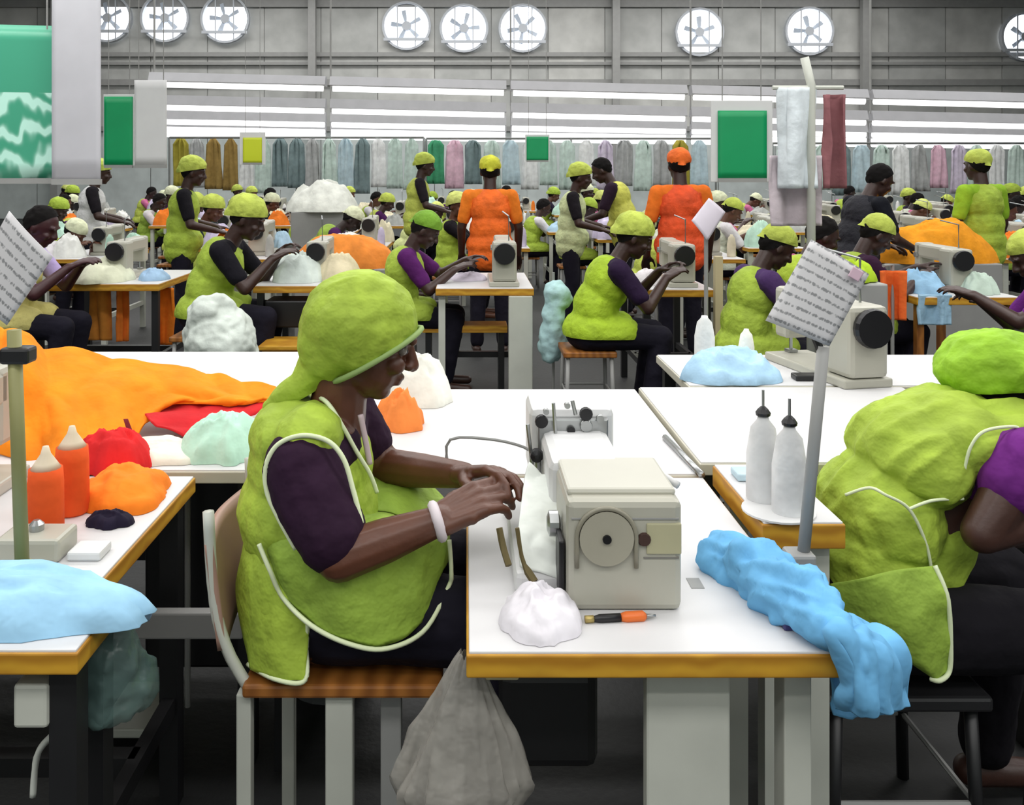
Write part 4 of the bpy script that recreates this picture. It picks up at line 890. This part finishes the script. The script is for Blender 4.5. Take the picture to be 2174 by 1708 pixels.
me = blob(pb, .012, 2, .035, 7); me.transform(Matrix.Translation((1.5, -5.3, -.02)))
o = new_obj('white_sack', me, M_FAB, None, lin(214, 222, 214)); o.location = (-1.5, 5.3, .02); tag(o, 'bulky white plastic sack of cuttings at left of the middle row', 'sack')
cr = thing('crate', (-1.12, 5.75, 0), 'yellow-brown crate under the table of tall worker', 'crate')
MB().box((-1.28, 5.6, .10), (-1.0, 5.9, .40), .006).build('crate_body', mat('crate_yellow', lin(176, 126, 44), rough=.6, var=.1), cr); MB().box((-1.30, 5.58, .40), (-.98, 5.92, .43), .006).build('crate_rim', M_EDGE, cr)
MB().box((-1.34, 5.95, .48), (-1.05, 6.2, .66), .01).single('black_box', M_BLACK, 'black box hanging under the table of tall worker', 'box')
pb = [tcap((.56, 5.75, .70), .07, (.56, 5.75, .38), .09), ell((.58, 5.75, .72), (.09, .08, .10))]
me = blob(pb, .012, 2, .03, 8); bl = Vector((.56, 5.75, .27)); me.transform(Matrix.Translation(-bl))
o = new_obj('plastic_bag', me, M_FAB, None, lin(176, 210, 212)); o.location = bl; tag(o, 'pale turquoise plastic bag left of the worker right of centre', 'bag')
MB().tube([(.57, 5.86, .0), (.57, 5.86, .86)], .01, 6).single('bag_stand', M_GREY, 'thin grey rod holding the turquoise plastic bag', 'stand')
MB().box((1.58, 5.68, 0), (1.63, 5.73, .98), .004).single('beige_post', mat('beige_post', lin(200, 186, 150), rough=.5), 'slim beige post at the table right of centre', 'post')
cs = thing('instruction_card', (1.33, 5.0, 1.13), 'small pale tilted card on stand above the middle row', 'card')
quad_card('paper', [W(1468, 468, 5.0), W(1502, 512, 4.98), W(1540, 450, 4.99), W(1505, 420, 5.02)], mat('pale_card', lin(222, 214, 226), rough=.5, var=.08), .003, cs, .01)
MB().tube([(1.345, 5.02, 0), (1.345, 5.02, 1.16)], .012, 8).single('card_stand', M_GREY, 'thin grey stand below the small pale card', 'stand')
hang_cloth('orange_garment', (1878, 575), (1925, 680), .02, lin(236, 110, 50), 'orange red garment hanging beside the bareheaded worker', 5.0, seed=5)
hang_cloth('blue_garment', (1958, 626), (2025, 690), .02, lin(160, 196, 220), 'pale blue garment hanging at the brown-legged table', 5.385, seed=6)
MB().tube([(2.40, 5.04, 0), (2.40, 5.04, .99), (2.33, 5.0, .99)], .010, 8).single('clothes_stand', M_GREY, 'thin grey stand holding the orange red garment', 'stand')
heap('green_bundle', (1.95, 4.55, .96), .11, .10, .12, 66, lin(170, 200, 48), 'lime cloth bundle behind the tilted card on right')
MB().box((1.80, 4.45, 0), (2.10, 4.65, .955), .01).single('storage_box', M_GREY, 'grey storage box carrying the lime cloth bundle', 'box')

# ---- hanging signs, garment bag
M_GREEN = mat('sign_green', lin(0, 152, 92), rough=.45, var=.06, vscale=4)
def sign_print():
    m = bpy.data.materials.new('printed_green'); m.use_nodes = True; nt = m.node_tree; b = nt.nodes['Principled BSDF']; b.inputs['Roughness'].default_value = .3
    tc = nt.nodes.new('ShaderNodeTexCoord'); sp = nt.nodes.new('ShaderNodeSeparateXYZ'); nt.links.new(tc.outputs['UV'], sp.inputs[0])
    n = nt.nodes.new('ShaderNodeTexWave'); n.wave_type = 'RINGS'; n.inputs['Scale'].default_value = 1.6; n.inputs['Distortion'].default_value = 9; n.inputs['Detail Scale'].default_value = 1.6; nt.links.new(tc.outputs['UV'], n.inputs['Vector'])
    g1 = nt.nodes.new('ShaderNodeMath'); g1.operation = 'LESS_THAN'; g1.inputs[1].default_value = .56; nt.links.new(sp.outputs['Y'], g1.inputs[0])
    pw_ = nt.nodes.new('ShaderNodeMath'); pw_.operation = 'POWER'; pw_.inputs[1].default_value = 2; nt.links.new(n.outputs['Fac'], pw_.inputs[0])
    mu2 = nt.nodes.new('ShaderNodeMath'); mu2.operation = 'MULTIPLY'; nt.links.new(pw_.outputs[0], mu2.inputs[0]); nt.links.new(g1.outputs[0], mu2.inputs[1])
    cr = nt.nodes.new('ShaderNodeValToRGB'); cr.color_ramp.elements[0].color = lin(66, 160, 128); cr.color_ramp.elements[1].color = lin(190, 238, 222); cr.color_ramp.elements[1].position = .55
    nt.links.new(mu2.outputs[0], cr.inputs[0]); nt.links.new(cr.outputs[0], b.inputs['Base Color']); return m
def hung(name, Y, pa, pb, m, label, thick=.012, rods=True, frame=None, yaw=0, cat='sign'):
    (x0, y0), (x1, y1) = pa, pb; a, b = W(x0, y1, Y), W(x1, y0, Y); cx = (a.x+b.x)/2
    t = thing(name, (cx, Y, a.z), label, cat, 'hanging signs')
    if frame:
        fx = frame; MB().box((a.x-fx, Y+.004, a.z-fx*.6), (b.x+fx, Y+.016, b.z+fx*1.6), .003).build('backing_sheet', M_WHITE, t)
    qc = quad_card('board', [(a.x, Y-.004, a.z), (b.x, Y-.004+yaw, a.z), (b.x, Y-.004+yaw, b.z), (a.x, Y-.004, b.z)], m, thick, t)
    if rods:
        for x in (a.x+.03, b.x-.03): MB().tube([(x, Y+.01, b.z-.02), (x, Y+.01, ZC)], .004, 5).build('wire', M_GREY, t)
    MB().box((a.x, Y-.015, a.z-.025), (b.x, Y+.015, a.z)).build('bottom_rail', M_GREY, t)
    return t
hung('hanging_sign', 4.05, (-30, 52), (112, 378), sign_print(), 'green printed hanging sign with pale marks at upper left edge', yaw=.05)
hung('blank_signboard', 4.0, (112, -60), (214, 380), mat('board_lilac_grey', lin(186, 186, 192), rough=.5, var=.05), 'tall blank white hanging panel at upper left', cat='panel')
hung('hanging_sign', 7.5, (222, 205), (282, 350), M_GREEN, 'small plain green hanging sign right of the tall white panel', frame=.012)
hung('blank_signboard', 7.52, (286, 170), (354, 350), M_WHITE, 'white hanging panel attached right of the small green sign', cat='panel')
hung('hanging_sign', 5.5, (1524, 235), (1627, 378), M_GREEN, 'plain green hanging sign with white border at upper right', frame=.04)
hung('hanging_sign', 13, (1118, 290), (1164, 340), M_GREEN, 'little distant green sign above the back rows', frame=.02)
hung('hanging_sign', 13, (516, 292), (556, 345), mat('sign_yellow', lin(205, 218, 40), rough=.5), 'little distant yellow sign above the back rows', frame=.05)
YG = 4.6
gs = thing('garment_pole', (W(1722, 0, YG).x, YG, 0), 'pale vertical pole holding the plastic garment bag', 'pole')
gx = W(1722, 0, YG).x
MB().tube([(gx, YG, 0), (gx, YG, W(0, 180, YG).z), (W(1708, 0, YG).x, YG, W(0, 122, YG).z)], .022, 12).build('tube', M_LEG, gs, smooth=True)
MB().lathe((gx, YG, 0), [(.15, 0), (.15, .02), (.03, .04)], 20).build('foot_plate', M_DARK, gs)
MB().tube([W(1640, 186, YG), W(1790, 186, YG)], .012, 8).build('cross_bar', M_LEG, gs)
hang_cloth('plastic_garment_bag', (1642, 184), (1740, 400), .01, lin(214, 222, 226), 'clear plastic garment bag hanging from the pale pole', 4.55, seed=8, amp=.05)
hang_cloth('lilac_garment', (1645, 330), (1745, 480), .01, lin(196, 184, 190), 'pale lilac garment hanging below the plastic bag', 4.62, seed=11, amp=.04)
hang_cloth('maroon_garment', (1745, 200), (1786, 400), .012, lin(140, 92, 96), 'narrow maroon garment beside the plastic bag', 4.6, seed=9, amp=.04)

# ---- standing people in the back
worker(P_HANG, (.20, 7.5, 0), pi/2, 'standing worker seen from behind in orange vest at centre', vest=lin(242, 110, 36), shirt=lin(242, 130, 40), cap=lin(205, 205, 60), sc=1.0)
worker(P_HANG, (1.70, 7.1, 0), pi/2, 'standing worker with orange cap and orange vest right of centre', vest=lin(230, 84, 40), shirt=lin(240, 120, 40), cap=lin(238, 110, 40), sc=1.03)
worker(P_HANG, (4.33, 7.5, 0), pi/2+.3, 'standing lime worker with dark arm at far right', vest=LIME, shirt=lin(150, 190, 50), sc=1.03)
worker(P_STAND, (-2.55, 8.0, 0), .2, 'standing lime worker with raised hands left of centre', vest=LIME, shirt=lin(20, 18, 24))
worker(P_STANDB, (1.68, 9.4, 0), pi-.3, 'tall standing worker in yellow vest between the orange workers', vest=lin(200, 200, 90), shirt=lin(40, 24, 40), sc=1.06)
worker(P_STAND, (-.62, 11.0, 0), .1, 'distant standing worker above the orange heap', vest=lin(190, 200, 90), shirt=lin(30, 24, 30), sc=1.06)
worker(P_STAND, (1.02, 8.8, 0), -.2, 'standing dark-sleeved worker right of the central orange vest', vest=lin(200, 210, 160), shirt=lin(24, 20, 26), sc=.97)
worker(P_STANDB, (2.90, 6.75, 0), .2, 'standing worker leaning over with black jacket at right', vest=lin(30, 30, 38), shirt=lin(20, 22, 30), sc=1.0)
worker(P_STAND, (-4.0, 9.5, 0), .3, 'standing worker below the small green sign at left', vest=lin(214, 214, 214), shirt=lin(24, 20, 26), sc=1.0)

# ---- back rows of stations
rnd = random.Random(42)
ROWS = [(8.35, -3.9, 7), (9.5, -4.3, 8), (10.7, -5.0, 8), (12.0, -5.4, 9), (13.4, -6.2, 10), (15.0, -6.9, 10), (16.8, -7.6, 11), (18.6, -8.5, 12)]
ROWS = [(a, b, c, ORD[q]+' back row') for q, (a, b, c) in enumerate(ROWS)]
CLO = [('white', lin(232, 232, 228)), ('pale mint', lin(190, 224, 206)), ('cream', lin(220, 212, 184)), ('orange', lin(238, 128, 44)), ('pale blue', lin(176, 206, 226)), ('lilac', lin(206, 196, 222)), ('grey', lin(180, 182, 178))]
occupied = [(-1.05, 7.75), (3.75, 7.2), (-1.75, 10.9), (.20, 7.5), (1.70, 7.1), (4.33, 7.5), (-2.55, 8.0), (1.68, 9.4), (-.62, 11.0), (1.02, 8.8), (2.9, 6.75), (-4.0, 9.5)]
for ri, (Y, x0, n, rn) in enumerate(ROWS):
    sp = (Y*2174/F*1.04)/n
    for i in range(n):
        x = x0+sp*i+rnd.uniform(-.12, .12); o_ = ORD[i]; where = '%s from left in the %s' % (o_, rn)
        if not all(max(abs(x+.42-a)-.3, abs(Y-b)-.5) > .2 for a, b in occupied): continue
        std_table((x+.42, Y, 0), 'white sewing table, %s' % where)
        mach((x+.52, Y+.05, TZ), 0, 'pale sewing machine, %s' % where, rnd.uniform(.95, 1.15))
        free = all(abs(x-a)+abs(Y-b) > .75 for a, b in occupied)
        if free:
            pr = rnd.choice([P_SEW, P_SEW2, P_BENT, P_UP, P_BARE, P_BARE])
            sc = rnd.uniform(.95, 1.06)
            worker(pr, (x-.12, Y+rnd.uniform(-.1, .1), 0), rnd.uniform(-.3, .3), 'seated worker, %s' % where, skin=rnd.choice([SKIND, lin(44, 28, 24), SKINC]),
                   shirt=rnd.choice([lin(24, 20, 26), lin(74, 30, 84), lin(40, 30, 50), lin(200, 110, 150), lin(220, 216, 220), lin(30, 40, 46)]),
                   vest=rnd.choice([LIME, LIME2, LIMEY, lin(206, 214, 150), lin(214, 218, 200)]), cap=rnd.choice([LIME, LIMEY, lin(206, 214, 120), lin(220, 224, 190)]), grp='workers in the back rows', sc=sc)
            stool((x-.12, Y, 0), 'stool of a seated worker, %s' % where, sc*.97)
        cn, cc = rnd.choice(CLO)
        if ri == 0 and i in (2, 5): cn, cc = CLO[3]
        heap('cloth_heap', (x+.30, Y-.32, TZ+.001), rnd.uniform(.12, .2), rnd.uniform(.12, .2), rnd.uniform(.12, .30), 100+ri*20+i, cc, '%s cloth heap on table, %s' % (cn, where), group='cloth heaps in the back rows')
        dn, dc = CLO[(i*3+ri*2+1) % len(CLO)]
        heap('garment_pile', (x+.62, Y+.40, TZ+.001), .11, .11, .16+.03*((i+ri) % 4), 300+ri*20+i, dc, '%s garment pile behind machine, %s' % (dn, where), 'garments', 'garment piles in the back rows')
        if rnd.random() < .6:
            thread_cone((x+.66, Y-.30, TZ), rnd.choice(CLO)[1], 'thread cone on table, %s' % where, h=.2, r=.04, cap=False, group='thread cones in the back rows')
# big heaps of orange cloth in the back
heap('orange_heap', (-1.05, 7.75, .70), .42, .25, .34, 71, lin(232, 140, 60), 'large orange garment heap left of the central orange vest')
MB().box((-1.45, 7.55, 0), (-.65, 7.95, .70), .01).single('cutting_bin', M_GREY, 'grey cutting bin below the large orange garment heap', 'bin')
heap('orange_heap', (3.75, 7.2, .80), .50, .22, .38, 72, lin(245, 160, 40), 'yellow-orange garment heap at far right')
MB().box((3.3, 7.0, 0), (4.2, 7.4, .80), .01).single('cutting_bin', M_GREY, 'grey cutting bin below the yellow-orange garment heap', 'bin')
heap('white_heap', (-1.75, 10.9, 1.05), .40, .25, .45, 73, lin(236, 238, 230), 'tall white garment heap in the back left of centre')
MB().box((-2.1, 10.7, 0), (-1.4, 11.1, 1.05), .01).single('cutting_bin', M_GREY, 'tall grey bin below the white garment heap', 'bin')

# ---- garments on rails along the back
def garment(px, w, py0, py1, Y, col, label, seed):
    a, b = W(px-w/2, py1, Y), W(px+w/2, py0, Y); ww = (b.x-a.x)/2; cx = (a.x+b.x)/2; v = []; nu, nv = 14, 10
    for j in range(nv):
        t = j/(nv-1); z = b.z+(a.z-b.z)*t; hw = ww*(.35 if j == 0 else .8+.2*t)
        for i in range(nu):
            s = i/(nu-1)*2-1; v.append((cx+hw*s, Y+.05*mnoise.noise(Vector((s*2.5+seed, t*.8, seed)))*2, z-(.10*ww*abs(s)*(1-t))))
    f = [(j*nu+i, j*nu+i+1, (j+1)*nu+i+1, (j+1)*nu+i) for j in range(nv-1) for i in range(nu-1)]
    o = MB().add(v, f).single('hanging_garment', M_FAB, label, 'garment', 'garments hanging along the back', col, True)
    s = o.modifiers.new('t', 'SOLIDIFY'); s.thickness = .03
    return o
def rail(Y, px0, px1, py, label):
    a, b = W(px0, py, Y), W(px1, py, Y); t = thing('garment_rail', (a.x, Y, 0), label, 'rail', 'garment rails')
    MB().tube([a, b], .025, 8).build('bar', M_STEEL, t)
    for p in (a, a*.5+b*.5, b): MB().tube([(p.x, Y, 0), (p.x, Y, p.z)], .025, 8).build('upright', M_STEEL, t)
rail(20, 360, 900, 292, 'steel garment rail along the back, left half'); rail(20, 905, 1520, 294, 'steel garment rail along the back, centre'); rail(20, 1640, 2200, 304, 'steel garment rail along the back, right half')
PAL = [('olive', lin(160, 150, 60)), ('grey', lin(170, 172, 172)), ('brown', lin(150, 124, 70)), ('pale mint', lin(196, 214, 206)), ('white', lin(228, 230, 230)), ('slate', lin(120, 138, 140)),
       ('pale blue', lin(186, 206, 214)), ('lilac', lin(206, 196, 214)), ('green', lin(70, 150, 110)), ('pink', lin(216, 180, 196))]
LEFT = [0, 1, 2, 2, 4, 3, 5, 5, 1, 3, 6, 5, 4, 3, 3]
k = 0
for i, ci in enumerate(LEFT):
    garment(384+i*35, 34, 294, 395+(i*37 % 17), 19.95, PAL[ci][1], '%s garment, %s from left on the left back rail' % (PAL[ci][0], (ORD+['fifteenth'])[i]), i)
CEN = [8, 9, 5, 3, 6, 4, 3, 3, 4, 7, 1, 3, 1, 0, 6]
for i, ci in enumerate(CEN):
    garment(925+i*40, 38, 297, 390+(i*29 % 19), 19.95, PAL[ci][1], '%s garment, %s from left on the centre back rail' % (PAL[ci][0], (ORD+['fifteenth'])[i]), 20+i)
RGT = [3, 8, 3, 5, 6, 3, 4, 1, 9, 7, 3, 4, 3]
for i, ci in enumerate(RGT):
    garment(1665+i*41, 39, 307, 398+(i*31 % 19), 19.95, PAL[ci][1], '%s garment, %s from left on the right back rail' % (PAL[ci][0], ORD[i]), 40+i)

for p in PROTOS+[T_STD, STOOL, MACH]: drop(p)
